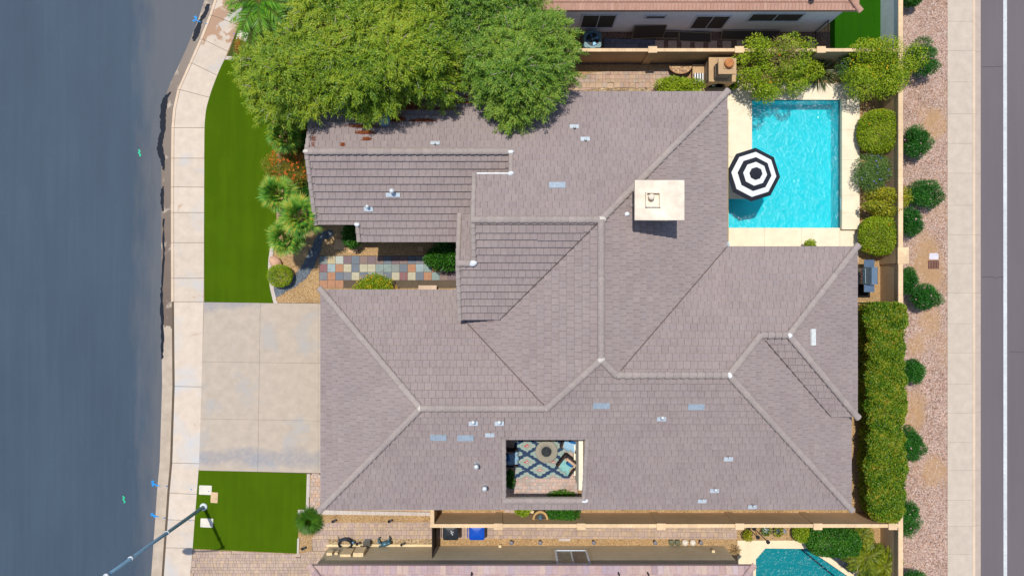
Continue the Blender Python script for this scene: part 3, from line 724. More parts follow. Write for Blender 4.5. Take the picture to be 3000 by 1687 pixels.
# utility paint on the street
BLUEP = plain('blue_utility_paint', C(36,150,226,.8), .6, var=.12); GREENP = plain('green_utility_paint', C(40,206,150,.8), .6)
def dab(px, py, w_, h_, mat, seed, parent, z=-.1, n=5):
    rg = random.Random(seed); q = MB(); c = xy(px, py)
    for k in range(n):
        a = rg.uniform(0, 6.28); x = c[0]+rg.uniform(-.5,.5)*w_*.018; y = c[1]+rg.uniform(-.5,.5)*h_*.018; r_ = rg.uniform(.18,.32)*w_*.018
        q.sheet([(x+r_*math.cos(6.283*j/9)*rg.uniform(.7,1.2), y+r_*math.sin(6.283*j/9)*rg.uniform(.7,1.2)*h_/w_) for j in range(9)], z+.001*k)
    return q
for px, py, s_ in ((567,55,1), (449,1417,2), (444,1507,3)):
    q = dab(px, py, 15, 15, BLUEP, s_, None); a = xy(px, py); q.sheet([(a[0], a[1]-.05), (a[0]+.32, a[1]-.17), (a[0]+.33, a[1]-.13), (a[0]+.04, a[1])], -.0925); q.make('paint_mark', BLUEP, street)
for px, py in ((405,448), (359,1465)):
    a = xy(px, py); q = MB(); 
    pts = [(-.04,.20),(.03,.10),(-.03,.02),(.06,-.08),(.03,-.17)]
    for i in range(4):
        x_, y_ = pts[i]; u_, v_ = pts[i+1]; q.sheet([(a[0]+x_-.045,a[1]+y_),(a[0]+u_-.045,a[1]+v_),(a[0]+u_+.045,a[1]+v_),(a[0]+x_+.045,a[1]+y_)], -.1005+.0012*i)
    q.make('paint_mark', GREENP, street)
for px, py in ((605,71),(686,100),(487,1424),(561,1432),(480,1517),(558,1524)):
    a = xy(px, py); MB().sheet([(a[0]+.035*math.cos(k), a[1]+.035*math.sin(k)) for k in np.linspace(0, 6.28, 9)[:-1]], .028 if px > 500 else -.02).make('paint_mark', BLUEP, sw)
# standing water along the kerb
PUD = None
m, t, p = nodes('standing_water'); p.inputs['Base Color'].default_value = (.012, .014, .018, 1); p.inputs['Roughness'].default_value = .06; p.inputs['Specular IOR Level'].default_value = .5
pos = wpos(t); bump(t, p, noise(t, pos, 6, 2), .12, .02); PUD = m
def puddle(L, seed, label):
    rg = random.Random(seed); q = MB(); A = []; B = []
    for i in range(len(L)-1):
        for k in range(5):
            f = k/5; x_ = L[i][0]+(L[i+1][0]-L[i][0])*f; y_ = L[i][1]+(L[i+1][1]-L[i][1])*f; wd = L[i][2]+(L[i+1][2]-L[i][2])*f
            A.append((x_-wd/2+rg.uniform(-2.2,2.2), y_)); B.append((x_+wd/2+rg.uniform(-1.5,1.5), y_))
    q.sheet([xy(*p_) for p_ in A] + [xy(*p_) for p_ in B[::-1]], -.096); o = struct(q, 'puddle', PUD)
puddle([(609,10,10),(598,40,14),(584,60,12),(575,90,20),(568,108,16),(566,122,4)], 4, '')
puddle([(496,268,4),(482,285,16),(476,320,18),(474,350,16),(474,385,14),(468,410,14),(465,430,18),(472,460,16),(476,490,6),(477,500,3)], 5, '')
puddle([(475,545,4),(472,570,10),(473,610,8),(476,622,3)], 6, '')
puddle([(477,640,3),(476,690,5),(478,740,4),(472,830,5),(470,870,7),(472,930,9),(474,1000,7),(472,1035,7),(473,1056,3)], 8, '')
# south strip ---------------------------------------------------------------
TANP = [plain('paver_warm', C(222,186,158), .85, var=.1, isl=.12), plain('paver_cream', C(214,190,172), .85, var=.1, isl=.12)]
paving([(910,1386),(940,1386),(938,1490),(908,1490)], .20, .20, 0, 200, mats=TANP, name='paver_strip')
paving([(936,1478),(1266,1484),(1266,1497),(936,1491)], .9, .5, 0, 100, mats=TANP, name='walkway')
q = [(900,1386),(909,1386),(907,1490),(897,1490)]; k_ = struct(MB().sheet([xy(*p) for p in q], .005), 'lawn_edging', JOINT); lay('edging_block', k_, [xy(*p) for p in q], .16, .62, .05, .04, EDGE, 0, .006, 0, 60)
q = [(874,1491),(1266,1499),(1266,1509),(874,1504)]; k_ = struct(MB().sheet([xy(*p) for p in q], .005), 'lawn_edging', JOINT); lay('edging_block', k_, [xy(*p) for p in q], .24, .30, .07, .06, EDGE, R(-1.0), .006, 0, 120)
q = [(872,1575),(878,1575),(876,1620),(871,1620)]; struct(MB().prism([xy(*p) for p in q], 0, .06), 'lawn_edging', EDGE)
LILAC = [plain('paver_lilac', C(206,180,160), .85, var=.08, isl=.08), plain('paver_peach', C(212,184,156), .85, var=.08, isl=.08), plain('paver_mauve', C(200,174,160), .85, var=.08, isl=.08)]
paving([(925,1530),(1272,1528),(1272,1577),(962,1577),(962,1612),(914,1612),(914,1578),(925,1560)], .215, .20, 0, 300, rows=[.2,.27,.14], mats=LILAC)
paving([(1278,1532),(2158,1546),(2158,1578),(1278,1576)], .27, .20, -.6, 300, rows=[.2,.27,.14], mats=LILAC)
paving([(566,1608),(873,1622),(914,1613),(962,1613),(940,1655),(940,1780),(548,1780)], .20, .15, 0, 300, rows=[.15,.2,.15], mats=LILAC, name='neighbour_driveway')
struct(MB().sheet([xy(962,1577), xy(1272,1577), xy(1272,1612), xy(962,1612)], .006), 'gravel_bed', RIVER)
# south neighbour's patio
b = MB(); dkp = [xy(2160,1597), xy(2262,1580), xy(2430,1580), xy(2560,1690), xy(2560,1800), xy(2160,1800)]
X0, X1 = 11.9, 19.0
s2 = struct(MB().box(*at(2161,1588), *at(2163,1590,.004)), 'patio_deck', JOINT)
def ring(mb, outer, inner, z0, z1):
    n = len(inner); mb.add([(p[0],p[1],z1) for p in outer]+[(p[0],p[1],z1) for p in inner], [(i,(i+1)%n,(i+1)%n+n,i+n) for i in range(n)])
OUT2 = [xy(2160,1582), xy(2440,1582), xy(2580,1690), xy(2580,1830), xy(2160,1830), xy(2160,1640)]
q = MB(); ring(q, OUT2, P2, 0, .02)
for i in range(len(P2)):
    a, c_ = P2[i], P2[(i+1)%len(P2)]; q.add([(a[0],a[1],.02),(c_[0],c_[1],.02),(c_[0],c_[1],-.1),(a[0],a[1],-.1)], [(0,1,2,3)])
q.make('deck_surface', DECK2, s2)
q = MB(); n = len(P2)
q.add([(p[0],p[1],-.02) for p in P2]+[(p[0],p[1],-1.4) for p in P2], [tuple(range(n,2*n))]+[(i,(i+1)%n,(i+1)%n+n,i+n) for i in range(n)])
b2 = struct(q, 'pool_basin', PLAST2)
ben = [xy(2385,1619), xy(2512,1706), xy(2512,1740), xy(2350,1608)]
MB().prism(ben, -1.38, -.35).make('pool_bench', PLAST2, b2); MB().prism([xy(2215,1638), xy(2226,1627), xy(2226,1790), xy(2215,1790)], -1.38, -.3).make('pool_bench', PLAST2, b2)
struct(MB().sheet(P2, -.10), 'pool_water', WAT2)
# ============================================================= MAIN HOUSE
STUCCO = plain('stucco_tan', C(196,172,140,.66), .9, var=.05, scale=30, b=.004)
CREAM = plain('stucco_cream', C(236,216,180,.8), .9, var=.04, scale=30)
UNDER = plain('roof_underlay', C(84,74,72,.5), .95)
def tilemat(name, cols, var=.08):
    m, t, p = nodes(name); pos = wpos(t); r = islrand(t); n = len(cols)
    c = ramp(t, r, [(i/(n-1), k) for i, k in enumerate(cols)])
    c = mixc(t, 1.0, c, ramp(t, noise(t, pos, 7, 6, .65), [(.3,(1-var*1.6,)*3+(1,)),(.7,(1+var,)*3+(1,))]), 'MULTIPLY')
    c = mixc(t, 1.0, c, ramp(t, noise(t, pos, .35, 4), [(.3,(.94,.93,.94,1)),(.7,(1.05,1.05,1.04,1))]), 'MULTIPLY')
    t.links.new(c, p.inputs['Base Color']); p.inputs['Roughness'].default_value = .8; p.inputs['Specular IOR Level'].default_value = .25
    bump(t, p, noise(t, pos, 40, 4), .35, .006); return m
RT = tilemat('roof_tile', [C(160,145,142,.75), C(163,148,145,.75), C(166,151,147,.75), C(163,149,147,.75), C(168,153,149,.75), C(164,149,146,.75)])
CAP = tilemat('ridge_tile', [C(176,163,156,.75), C(180,167,160,.75), C(172,159,153,.75), C(184,170,163,.75)])
MORT = plain('mortar', C(226,218,206,.8), .9)
WMORT = plain('white_mortar', C(238,242,246,.85), .85)
PL = {}
def plane(k, z0, bx, by, x0=0, y0=0): PL[k] = (z0 - bx*x0 - by*y0, bx, by)
plane('S', 2.95, 0, .46, y0=-10.695); plane('GN', 2.95, 0, -.46, y0=-.07); plane('GW', 2.95, .475, 0, x0=-9.25)
plane('MW', 6.45, .46, 0, x0=3.85); plane('ME', 6.45, -.46, 0, x0=3.85); plane('MN', 6.45, 0, -.46, y0=2.948); plane('ES', 6.45, 0, .46, y0=2.948)
plane('WN', 6.12, 0, -.45, y0=-3.80); plane('WE', 6.12, -.46, 0, x0=9.48); plane('BE', 5.36, -.46, 0, x0=12.4); plane('BS', 5.36, 0, .46, y0=-2.111)
plane('NS', 4.96, 0, .46, y0=6.186); plane('PN', 5.60, 0, -.46, y0=1.10)
def zp(k, x, y): a, bx, by = PL[k]; return a + bx*x + by*y
def i3(A, B, C_):
    (a, ax, ay), (b_, bx, by), (c_, cx, cy) = PL[A], PL[B], PL[C_]
    M_ = np.array([[ax-bx, ay-by], [ax-cx, ay-cy]]); s_ = np.linalg.solve(M_, [b_-a, c_-a]); return (float(s_[0]), float(s_[1]))
G1 = i3('S','GN','GW'); G2 = i3('S','GN','MW'); PK = i3('S','MW','ME'); R1 = i3('S','WN','ME'); R2 = i3('S','WN','WE'); B1 = i3('WN','BS','WE'); B2 = i3('WN','BS','BE')
ZE = 3.52; EX = 3.85 + (6.45-ZE)/.46; NY = 2.948 + (6.45-ZE)/.46; WY = -3.80 + (6.12-ZE)/.45; BX = 12.4 + (5.36-ZE)/.46; BY = -2.111 - (5.36-ZE)/.46; VX = 9.48 + (6.12-ZE)/.46
HO = (-.32, 3.38, -10.12, -6.95)      # courtyard opening in the south slope
def cutx(poly, x0, x1, y0, y1): return clip(poly, x0, x1, y0, y1)
Sp = [(-9.25,-10.695), (16.40,-10.695), R2, R1, PK, G2, G1]
BIG = 99
FACES = [('S', cutx(Sp, -BIG, HO[0], -BIG, BIG)), ('S', cutx(Sp, HO[1], BIG, -BIG, BIG)), ('S', cutx(Sp, HO[0], HO[1], HO[3], BIG)), ('S', cutx(Sp, HO[0], HO[1], -BIG, HO[2])),
 ('GW', [(-9.25,-.07), (-9.25,-10.695), G1]),
 ('GN', [(-9.25,-.07), G1, G2, (-2.36,-1.42), (-2.3,-.07)]),
 ('MW', [G2, PK, (3.85,2.948), (-.50,-1.402), (-2.36,-1.402)]),
 ('ME', [(3.85,2.948), (EX,NY), (EX,WY), R1, PK]),
 ('MN', [(-9.33,NY), (EX,NY), (3.85,2.948), (-1.69,2.948), (-1.69,5.108), (-.05,5.108), (-.05,6.186), (-9.33,6.186)]),
 ('ES', [(-1.69,2.948), (3.85,2.948), (-.57,-1.47), (-2.41,-1.47), (-2.41,1.10), (-1.69,1.10)]),
 ('WN', [(EX,WY), (BX,WY), B2, B1, R2, R1]),
 ('WE', [R2, B1, (VX,BY), (16.40,BY), (16.40,-10.695)]),
 ('BE', [(BX,WY), (BX,BY), B2]),
 ('BS', [B1, B2, (BX,BY), (VX,BY)]),
 ('NS', [(-9.33,6.186), (-.05,6.186), (-.05,5.108), (-1.60,5.108), (-1.60,2.24), (-7.35,2.24), (-7.35,3.0), (-9.33,3.0)]),
 ('PN', [(-2.41,1.10), (-1.69,1.10), (-1.69,3.40), (-2.41,3.40)])]
EAVE = {'S':('y',-10.695), 'GN':('y',-.07), 'GW':('x',-9.25), 'MW':('x',-3.76), 'ME':('x',EX), 'MN':('y',NY), 'ES':('y',-1.47), 'WN':('y',WY), 'WE':('x',16.40), 'BE':('x',BX), 'BS':('y',BY), 'NS':('y',2.24), 'PN':('y',3.40)}
house = thing('house', 'tan stucco house under one large mauve brown tiled hip roof with courtyard', 'house', (3.5, -1, 0))
# roof deck (under the tiles)
rb = MB()
for k, po in FACES:
    n = len(po); rb.add([(x, y, zp(k,x,y)) for x, y in po] + [(x, y, zp(k,x,y)-.14) for x, y in po], [tuple(range(n)), tuple(range(n,2*n))[::-1]] + [(i, i+n, (i+1)%n+n, (i+1)%n) for i in range(n)])
roof = rb.make('roof', UNDER, house)
# tiles
EXPO, TW, STEP_T = .325, .315, .095
rest = MB(); full = []
def ingrid(k, po):
    ax, e = EAVE[k]; bx, by = PL[k][1:]; s_ = math.hypot(bx, by)
    ux, uy = bx/s_, by/s_                       # upslope
    ax_, ay_ = -uy, ux                          # along the eave
    lp = [(x*ax_+y*ay_, x*ux+y*uy) for x, y in po]
    v0 = e*(ux if ax == 'x' else uy)
    vmax = max(p[1] for p in lp); u0 = min(p[0] for p in lp); u1 = max(p[0] for p in lp)
    r_ = 0; v = v0
    while v < vmax:
        off = (r_ % 2)*TW*.5 + .03*math.sin(r_*2.3); i0 = math.floor(u0/TW)-1
        for i in range(i0, int(u1/TW)+2):
            ua = i*TW + off; q = clip(lp, ua+.0045, ua+TW-.0045, v, v+EXPO)
            if len(q) < 3 or parea(q) < .004: continue
            dz = random.uniform(-.003, .006); tl_ = random.uniform(-.004, .004)
            if parea(q) > .985*(TW-.009)*EXPO: full.append((k, ua, v, ux, uy, ax_, ay_, s_, dz)); continue
            top = []; bot = []
            for uu, vv in q:
                x, y = uu*ax_+vv*ux, uu*ay_+vv*uy; z = zp(k, x, y); f = (vv-v)/EXPO
                top.append((x, y, z + .012 + STEP_T*(1-f) + dz)); bot.append((x, y, z - .01))
            n = len(q); rest.add(bot + top, [tuple(range(n,2*n))] + [(j, (j+1)%n, (j+1)%n+n, j+n) for j in range(n)])
        v += EXPO; r_ += 1
for k, po in FACES: ingrid(k, po)
# one shared tile; slope frame: X along, Y up the slope, Z normal
def tilemesh(s_):
    c = math.sqrt(1+s_*s_); ln = EXPO*c; w_ = TW-.009
    b_ = MB(); st = STEP_T/c
    b_.add([(0,0,-.01),(w_,0,-.01),(w_,ln,-.01),(0,ln,-.01),(0,0,.012+st),(w_*.5,0,.014+st),(w_,0,.012+st),(w_,ln,.012),(0,ln,.012)],
           [(4,5,6,7,8),(0,1,6,5,4),(1,2,7,6),(3,0,4,8)])
    me = bpy.data.meshes.new('roof_tile'); me.from_pydata(b_.v, [], b_.f); me.materials.append(RT); return me
TM = {}
def key(f):
    pri = {'NS':0, 'ES':1, 'BS':2}.get(f[0], 3)
    return (pri, -zp(f[0], f[3]*f[2], f[4]*f[2]))
full.sort(key=key)
nind = 0
for k, ua, v, ux, uy, ax_, ay_, s_, dz in full:
    x, y = (ua+.0045)*ax_+v*ux, (ua+.0045)*ay_+v*uy
    if nind < 300:
        nind += 1
        me = TM.setdefault(round(s_,3), None) or TM.__setitem__(round(s_,3), tilemesh(s_)) or TM[round(s_,3)]
        up = Vector((ux, uy, s_)).normalized(); al = Vector((ax_, ay_, 0)); nn = up.cross(al)
        sgn = 1
        if nn.z < 0: nn = -nn
        M_ = Matrix((al, up, nn)).transposed()
        if M_.determinant() < 0:                 # keep it right handed: flip the along axis
            al = -al; x, y = (ua+TW-.0045)*ax_+v*ux, (ua+TW-.0045)*ay_+v*uy; M_ = Matrix((al, up, nn)).transposed()
        o = link('roof_tile', me, roof, (x, y, zp(k, x, y)+dz)); o.rotation_euler = M_.to_euler()
    else:
        top = []; bot = []; q = [(ua+.0045, v), (ua+TW-.0045, v), (ua+TW-.0045, v+EXPO), (ua+.0045, v+EXPO)]
        for j, (uu, vv) in enumerate(q):
            X, Y = uu*ax_+vv*ux, uu*ay_+vv*uy; z = zp(k, X, Y); f = (vv-v)/EXPO
            top.append((X, Y, z + .012 + STEP_T*(1-f) + dz + (.004*math.sin(ua*37+j) if j < 2 else 0))); bot.append((X, Y, z-.01))
        rest.add(bot + top, [(4,5,6,7),(0,1,5,4),(1,2,6,5),(3,0,4,7)])
o = rest.make('roof_tile_field', RT, roof); o['kind'] = 'stuff'
# ridge / hip / rake caps
def capmesh(w_=.15, ln=.40, hh=.10):
    b_ = MB(); n = 6; P_ = []
    for yy, k in ((0, 1.13), (ln, .90)):
        for i in range(n+1):
            a = math.pi*i/n; P_.append((math.cos(a)*w_*k, yy, math.sin(a)*hh*k + (.022 if yy == 0 else 0)))
        for i in range(n+1):
            a = math.pi*i/n; P_.append((math.cos(a)*w_*k*.8, yy, math.sin(a)*hh*k*.75 - .01))
    q = 2*(n+1); fs = [(i, i+1, i+1+q, i+q) for i in range(n)] + [(i, i+n+1, i+n+2, i+1) for i in range(n)]
    fs = [f[::-1] for f in fs]; fs += [(0, q, q+n+1, n+1), (n, 2*n+1, q+2*n+1, q+n)]
    b_.add(P_, fs); me = bpy.data.meshes.new('ridge_tile'); me.from_pydata(b_.v, [], b_.f); me.materials.append(CAP); return me
CM = capmesh(); CMR = capmesh(.105, .40, .07)
def caps(name, p, q, me=None, lift=.065, pitch=.36):
    p = Vector(p) + Vector((0,0,lift)); q = Vector(q) + Vector((0,0,lift)); d = q-p; L_ = d.length; d.normalize()
    n = max(1, round(L_/pitch)); st = L_/n
    sd = d.cross(Vector((0,0,1))).normalized(); up = sd.cross(d)
    M_ = Matrix((sd, d, up)).transposed()
    for i in range(n):
        o = link(name, me or CM, roof, p + d*st*i); o.rotation_euler = M_.to_euler(); o.scale = (1, st*1.06/.40, 1)
def p3(k, xy_): return (xy_[0], xy_[1], zp(k, *xy_))
caps('ridge_tile', p3('S',G1), p3('S',G2)); caps('ridge_tile', p3('MW',(3.85,2.948)), p3('S',PK)); caps('ridge_tile', p3('MN',(-1.75,2.948)), p3('MN',(3.85,2.948)))
caps('ridge_tile', p3('S',R1), p3('S',R2)); caps('ridge_tile', p3('WN',B1), p3('WN',B2)); caps('ridge_tile', (-9.38,6.186,4.96), (-.1,6.186,4.96)); caps('ridge_tile', (-2.45,1.10,5.60), (-1.75,1.10,5.60))
for a, c_ in ((('GW',(-9.30,-.02)),('S',G1)), (('GW',(-9.30,-10.745)),('S',G1)), (('S',G2),('S',PK)), (('S',R1),('S',PK)), (('ME',(EX+.05,NY+.05)),('ME',(3.85,2.948))),
              (('S',(16.45,-10.745)),('S',R2)), (('WE',B1),('S',R2)), (('BE',(BX+.05,WY+.05)),('WN',B2)), (('BE',(BX+.05,BY-.05)),('WN',B2))):
    caps('hip_tile', p3(*a), p3(*c_))
def rake(k, a, c_): caps('rake_tile', p3(k, a), p3(k, c_), CMR, .06)
rake('NS', (-9.33,3.0), (-9.33,6.186)); rake('MN', (-9.33,NY), (-9.33,6.186)); rake('NS', (-7.35,2.24), (-7.35,3.0))
rake('MN', (-.05,6.186), (-.05,5.108)); rake('MN', (-1.69,5.108), (-1.69,2.948)); rake('ES', (-1.69,1.10), (-1.69,2.948)); rake('PN', (-2.41,3.40), (-2.41,1.10)); rake('ES', (-2.41,-1.47), (-2.41,1.10))
# courtyard opening trim
x0, x1, y0, y1 = HO
rake('S', (x0-.06, y0-.1), (x0-.06, y1+.05)); rake('S', (x1+.06, y0-.1), (x1+.06, y1+.05)); caps('rake_tile', p3('S',(x0-.05,y0-.08)), p3('S',(x1+.05,y0-.08)), CM, .065)
FASC = plain('fascia_paint', C(240,226,200,.75), .6)
b = MB(); zb = zp('S',0,y0); zt_ = zp('S',0,y1)
b.box(x0-.02, y0-.02, zb-.24, x1+.02, y0+.035, zb+.07)
b.add([(x0-.03,y0,zb-.30),(x0,y0,zb-.30),(x0,y1,zt_-.30),(x0-.03,y1,zt_-.30),(x0-.03,y0,zb+.02),(x0,y0,zb+.02),(x0,y1,zt_+.02),(x0-.03,y1,zt_+.02)], [(0,3,2,1),(4,5,6,7),(0,1,5,4),(1,2,6,5),(2,3,7,6),(3,0,4,7)])
b.add([(x1,y0,zb-.30),(x1+.03,y0,zb-.30),(x1+.03,y1,zt_-.30),(x1,y1,zt_-.30),(x1,y0,zb+.02),(x1+.03,y0,zb+.02),(x1+.03,y1,zt_+.02),(x1,y1,zt_+.02)], [(0,3,2,1),(4,5,6,7),(0,1,5,4),(1,2,6,5),(2,3,7,6),(3,0,4,7)])
b.make('courtyard_fascia', FASC, roof)
# mortar blobs where ridges meet
def mortar(p_, r_, i, mat, ry=None, rz=.11):
    MB().blob((p_[0],p_[1],p_[2]+.06), r_, ry or r_*.85, rz, i).make('mortar', mat, roof, True)
for i, (p_, r_) in enumerate(((p3('S',G1),.16),(p3('S',G2),.16),(p3('S',PK),.18),(p3('MW',(3.85,2.948)),.22),((-9.33,6.186,5.0),.14))): mortar(p_, r_, i, MORT)
for i, (p_, r_) in enumerate(((p3('S',R1),.13),(p3('S',R2),.17),(p3('WN',B1),.12),(p3('WN',B2),.17),((-.05,6.15,5.02),.13),((-.06,5.1,5.5),.14),((-1.72,1.10,5.66),.18),((-7.35,3.0,3.56),.13))): mortar(p_, r_, i+9, WMORT)
mortar((3.42,-10.2,zp('S',0,-10.2)), .24, 3, WMORT, .12); mortar((-.6,-1.62,3.9), .16, 5, WMORT, .22, .06); mortar((5.03,3.25,zp('ME',5.03,0)), .14, 8, WMORT, .12, .08)
# open valleys: dark metal trough between tile edges is the underlay itself; flashing pieces
FL = plain('flashing_metal', C(214,224,230,.85), .45, .2, var=.12, scale=20); BFL = plain('painted_flashing', C(176,196,206,.8), .5, .2, var=.12)
b = MB(); z_ = zp('MN',0,5.10); b.box(-1.6,5.02,z_-.42,-.12,5.06,z_-.38); b.box(-1.6,5.09,z_-.10,-.12,5.13,z_+.075); b.make('flashing', FL, roof)
MB().add([(10.05,2.10,3.45),(10.40,1.90,3.46),(10.32,2.35,3.40)], [(0,1,2)]).make('flashing', BFL, roof)
VAL = plain('valley_metal', C(126,114,111,.62), .8, .0)
def valley(k, a, c_):
    p_, q_ = Vector(p3(k,a)), Vector(p3(k,c_)); MB().tube([p_+Vector((0,0,.105)), q_+Vector((0,0,.105))], .022, 4).make('valley_flashing', VAL, roof)
valley('MW', (3.7,2.8), (-.57,-1.47)); valley('MW', (-2.3,-1.46), (G2[0]-.2,G2[1]+.2)); valley('ME', (EX,WY), (R1[0]+.2,R1[1]+.2)); valley('WE', (B1[0]+.25,B1[1]-.25), (VX,BY))
# house walls, set back under the eaves
wb = MB()
wb.box(-8.8,-10.25,0,-.62,-.52,2.72); wb.box(-.62,-6.62,0,3.52,-.53,3.2); wb.box(3.52,-10.25,0,15.95,1.5,2.70); wb.box(-.615,-.53,0,3.52,8.85,3.30); wb.box(3.52,1.5,0,9.75,8.852,3.302); wb.box(-8.9,3.45,0,-.615,8.848,3.298); wb.box(-6.9,2.70,0,-1.75,3.45,2.95)
wb.box(-1.75,-.52,0,-.615,3.45,3.2)
walls = wb.make('wall', STUCCO, house)
# gable infills
gb = MB()
def gab(x, pts, th=.12):
    n = len(pts); gb.add([(x,y,z) for y, z in pts]+[(x+th,y,z) for y, z in pts], [tuple(range(n)), tuple(range(n,2*n))[::-1]]+[(i,(i+1)%n,(i+1)%n+n,i+n) for i in range(n)])
gab(-9.0, [(3.45,2.9),(8.85,2.9),(8.85,3.5),(6.186,4.72),(3.45,3.5)])
gab(-1.40, [(-.9,3.0),(5.0,3.2),(5.0,5.25),(2.948,6.22),(1.1,5.4),(-.9,4.45)]); gab(.05, [(3.0,3.2),(6.1,3.2),(6.1,4.7),(5.1,5.2),(3.0,6.1)])
gab(-2.25, [(-1.2,2.7),(2.9,2.7),(2.9,4.6),(1.10,5.36),(-1.2,4.35)])
gb.box(-2.1,-1.2,2.5,-.6,-1.05,4.35); gb.box(-1.5,4.9,4.2,.0,5.02,5.2)
gb.make('gable_wall', STUCCO, house)
for x_, y_ in ((-2.05,-1.12),(-2.05,2.78)): MB().box(x_-.2,y_-.2,0,x_+.2,y_+.2,2.7).make('porch_column', STUCCO, house)
# garage doors and front door on the street side
GD = plain('garage_door', C(206,190,164,.7), .6); WOODD = plain('wood_door', C(96,58,36,.6), .5)
for a, c_ in ((-9.6,-4.7),(-4.0,-1.3)):
    d_ = MB().box(-8.835,a,.02,-8.80,c_,2.2).make('garage_door', GD, house)
    for r_ in range(4):
        for k in range(4): w_ = (c_-a)/4; MB().box(-8.85,a+k*w_+.06,.06+r_*.54,-8.835,a+(k+1)*w_-.06,.06+r_*.54+.44).make('door_panel', GD, d_)
MB().box(-1.79,.6,.02,-1.75,1.6,2.4).make('front_door', WOODD, house)
MB().box(EX-.02, WY+.25, ZE-.14, EX+.085, 8.5, ZE-.02).make('gutter', plain('gutter_tan', C(168,146,92,.75), .5), house)
# chimney ---------------------------------------------------------------
ch = MB().box(5.42,3.0,4.6,7.0,4.35,7.12).make('chimney', CREAM, house)
capm = plain('chimney_cap', C(246,230,208,.80), .8, var=.08, scale=3, big=.12)
x0, y0 = at(1860,645,7.3)[:2]; x1, y1 = at(2005,528,7.3)[:2]
MB().box(x0,y0,7.10,x1,y1,7.30).make('chimney_cap', capm, ch)
cx, cy = at(1913,585,7.4)[:2]
b = MB(); s_ = .31
b.box(cx-s_,cy-s_,7.302,cx-s_+.05,cy+s_,7.50); b.box(cx+s_-.05,cy-s_,7.302,cx+s_,cy+s_,7.50); b.box(cx-s_+.05,cy+s_-.05,7.302,cx+s_-.05,cy+s_,7.50); b.box(cx-s_+.05,cy-s_,7.302,cx+s_-.05,cy-s_+.05,7.44)
b.make('flue_curb', capm, ch); MB().lathe((cx-.09,cy+.10,7.302), [(.10,0),(.10,.22),(.13,.22),(.13,.27),(.05,.31),(0,.31)], 14).make('flue_pipe', capm, ch, True)
MB().box(*at(1846,596,6.0)[:2],5.45,*at(1862,606,6.0)[:2],5.95).make('chimney_saddle', RT, roof)
# vents on the slopes
def onroof(px, py, k):
    z = 4.0
    for _ in range(25):
        x, y = at(px, py, z)[:2]; z = zp(k, x, y)
    return x, y, z
PALEV = plain('vent_panel', C(190,204,214,.8), .45, .35, var=.14, scale=12); WHV = plain('white_vent_panel', C(232,236,232,.85), .5); PIPE = plain('galvanized', C(226,232,234,.85), .4, .25)
def tri(k):
    bx, by = PL[k][1:]; return math.atan2(by, 1), -math.atan2(bx, 1)
def panel(px, py, w_, h_, k, mat, name='roof_vent'):
    x, y, z = onroof(px, py, k); rx, ry = tri(k); m_ = (H-z)/2000
    MB().obox((x, y, z+.09), (w_*m_, h_*m_, .07), 0, rx, ry).make(name, mat, roof)
for px, py, k in ((1632,544,'MN'),(1285,1280,'S'),(1364,1281,'S'),(1761,1187,'S'),(2038,1190,'S')): panel(px, py, 48, 20, k, PALEV)
panel(2380, 987, 17, 48, 'BE', WHV)
def pipe(px, py, k, h_=.28, r_=.055, fl=.42, fd=.22, mat=None, dyf=-.10):
    x, y, z = onroof(px, py, k); rx, ry = tri(k)
    v = MB().obox((x, y+dyf, z+.058), (fl, fd, .02), 0, rx, ry).make('vent_flashing', FL, roof)
    MB().lathe((x, y, z), [(r_*1.5,.05),(r_,.12),(r_,h_),(r_*1.35,h_),(r_*1.35,h_+.05),(r_*.4,h_+.09),(0,h_+.09)], 12).make('vent_pipe', mat or PIPE, v, True)
for px, py, k, h_, r_ in ((1682,376,'MN',.22,.05),(1714,412,'MN',.2,.045),(1080,607,'NS',.3,.06),(1387,1233,'S',.3,.065),(1463,1233,'S',.3,.065),(1937,1220,'S',.3,.065),(2092,1430,'S',.25,.055),(2133,1337,'S',.2,.04),(2203,1477,'S',.25,.04),(2056,1460,'S',.2,.04),(1435,1267,'S',.15,.03),(1275,423,'MN',.15,.03)):
    pipe(px, py, k, h_, r_, dyf=.06 if k == 'MN' else -.10)
pipe(1152, 563, 'NS', .4, .085, .66, .2, dyf=-.14)
for px, py in ((1397,1358),(1421,1421)): pipe(px, py, 'S', .55, .085, .24, .24, PIPE, .05)
for px, py in ((983,304),(1011,309)):
    x, y, z = onroof(px, py, 'MN'); MB().lathe((x, y, z), [(.04,.02),(.04,.3),(.10,.34),(.12,.42),(.09,.5),(0,.53)], 12).make('globe_vent', WHV, roof, True)
# satellite dish
x, y, z = onroof(1132, 352, 'MN'); dm = plain('dish_grey', C(120,160,196,.7), .4, .3)
dish = thing('satellite_dish', 'small grey satellite dish on the roof under the overhanging tree', 'satellite dish', (x, y, z+.05))
MB().tube([(x,y,z+.02),(x,y,z+.35),(x,y-.08,z+.5)], .02, 8).make('mast', dm, dish)
b = MB(); M_ = Matrix.Translation((x, y-.1, z+.5)) @ Matrix.Rotation(R(38),4,'X'); pts = []
for i, (rr, zz) in enumerate(((0,0),(.1,.008),(.2,.03),(.29,.07))): pts += [M_ @ Vector((rr*math.cos(j*.3927)*.9, rr*math.sin(j*.3927)*1.05, zz)) for j in range(16)]
b.add(pts, [(i*16+j, i*16+(j+1)%16, (i+1)*16+(j+1)%16, (i+1)*16+j) for i in range(3) for j in range(16)]); b.make('dish', dm, dish, True)
b = MB(); b.tube([M_ @ Vector((0,-.27,.05)), M_ @ Vector((0,-.16,.32))], .012, 6); b.obox(M_ @ Vector((0,-.15,.34)), (.06,.06,.09)); b.make('feed_arm', dm, dish)
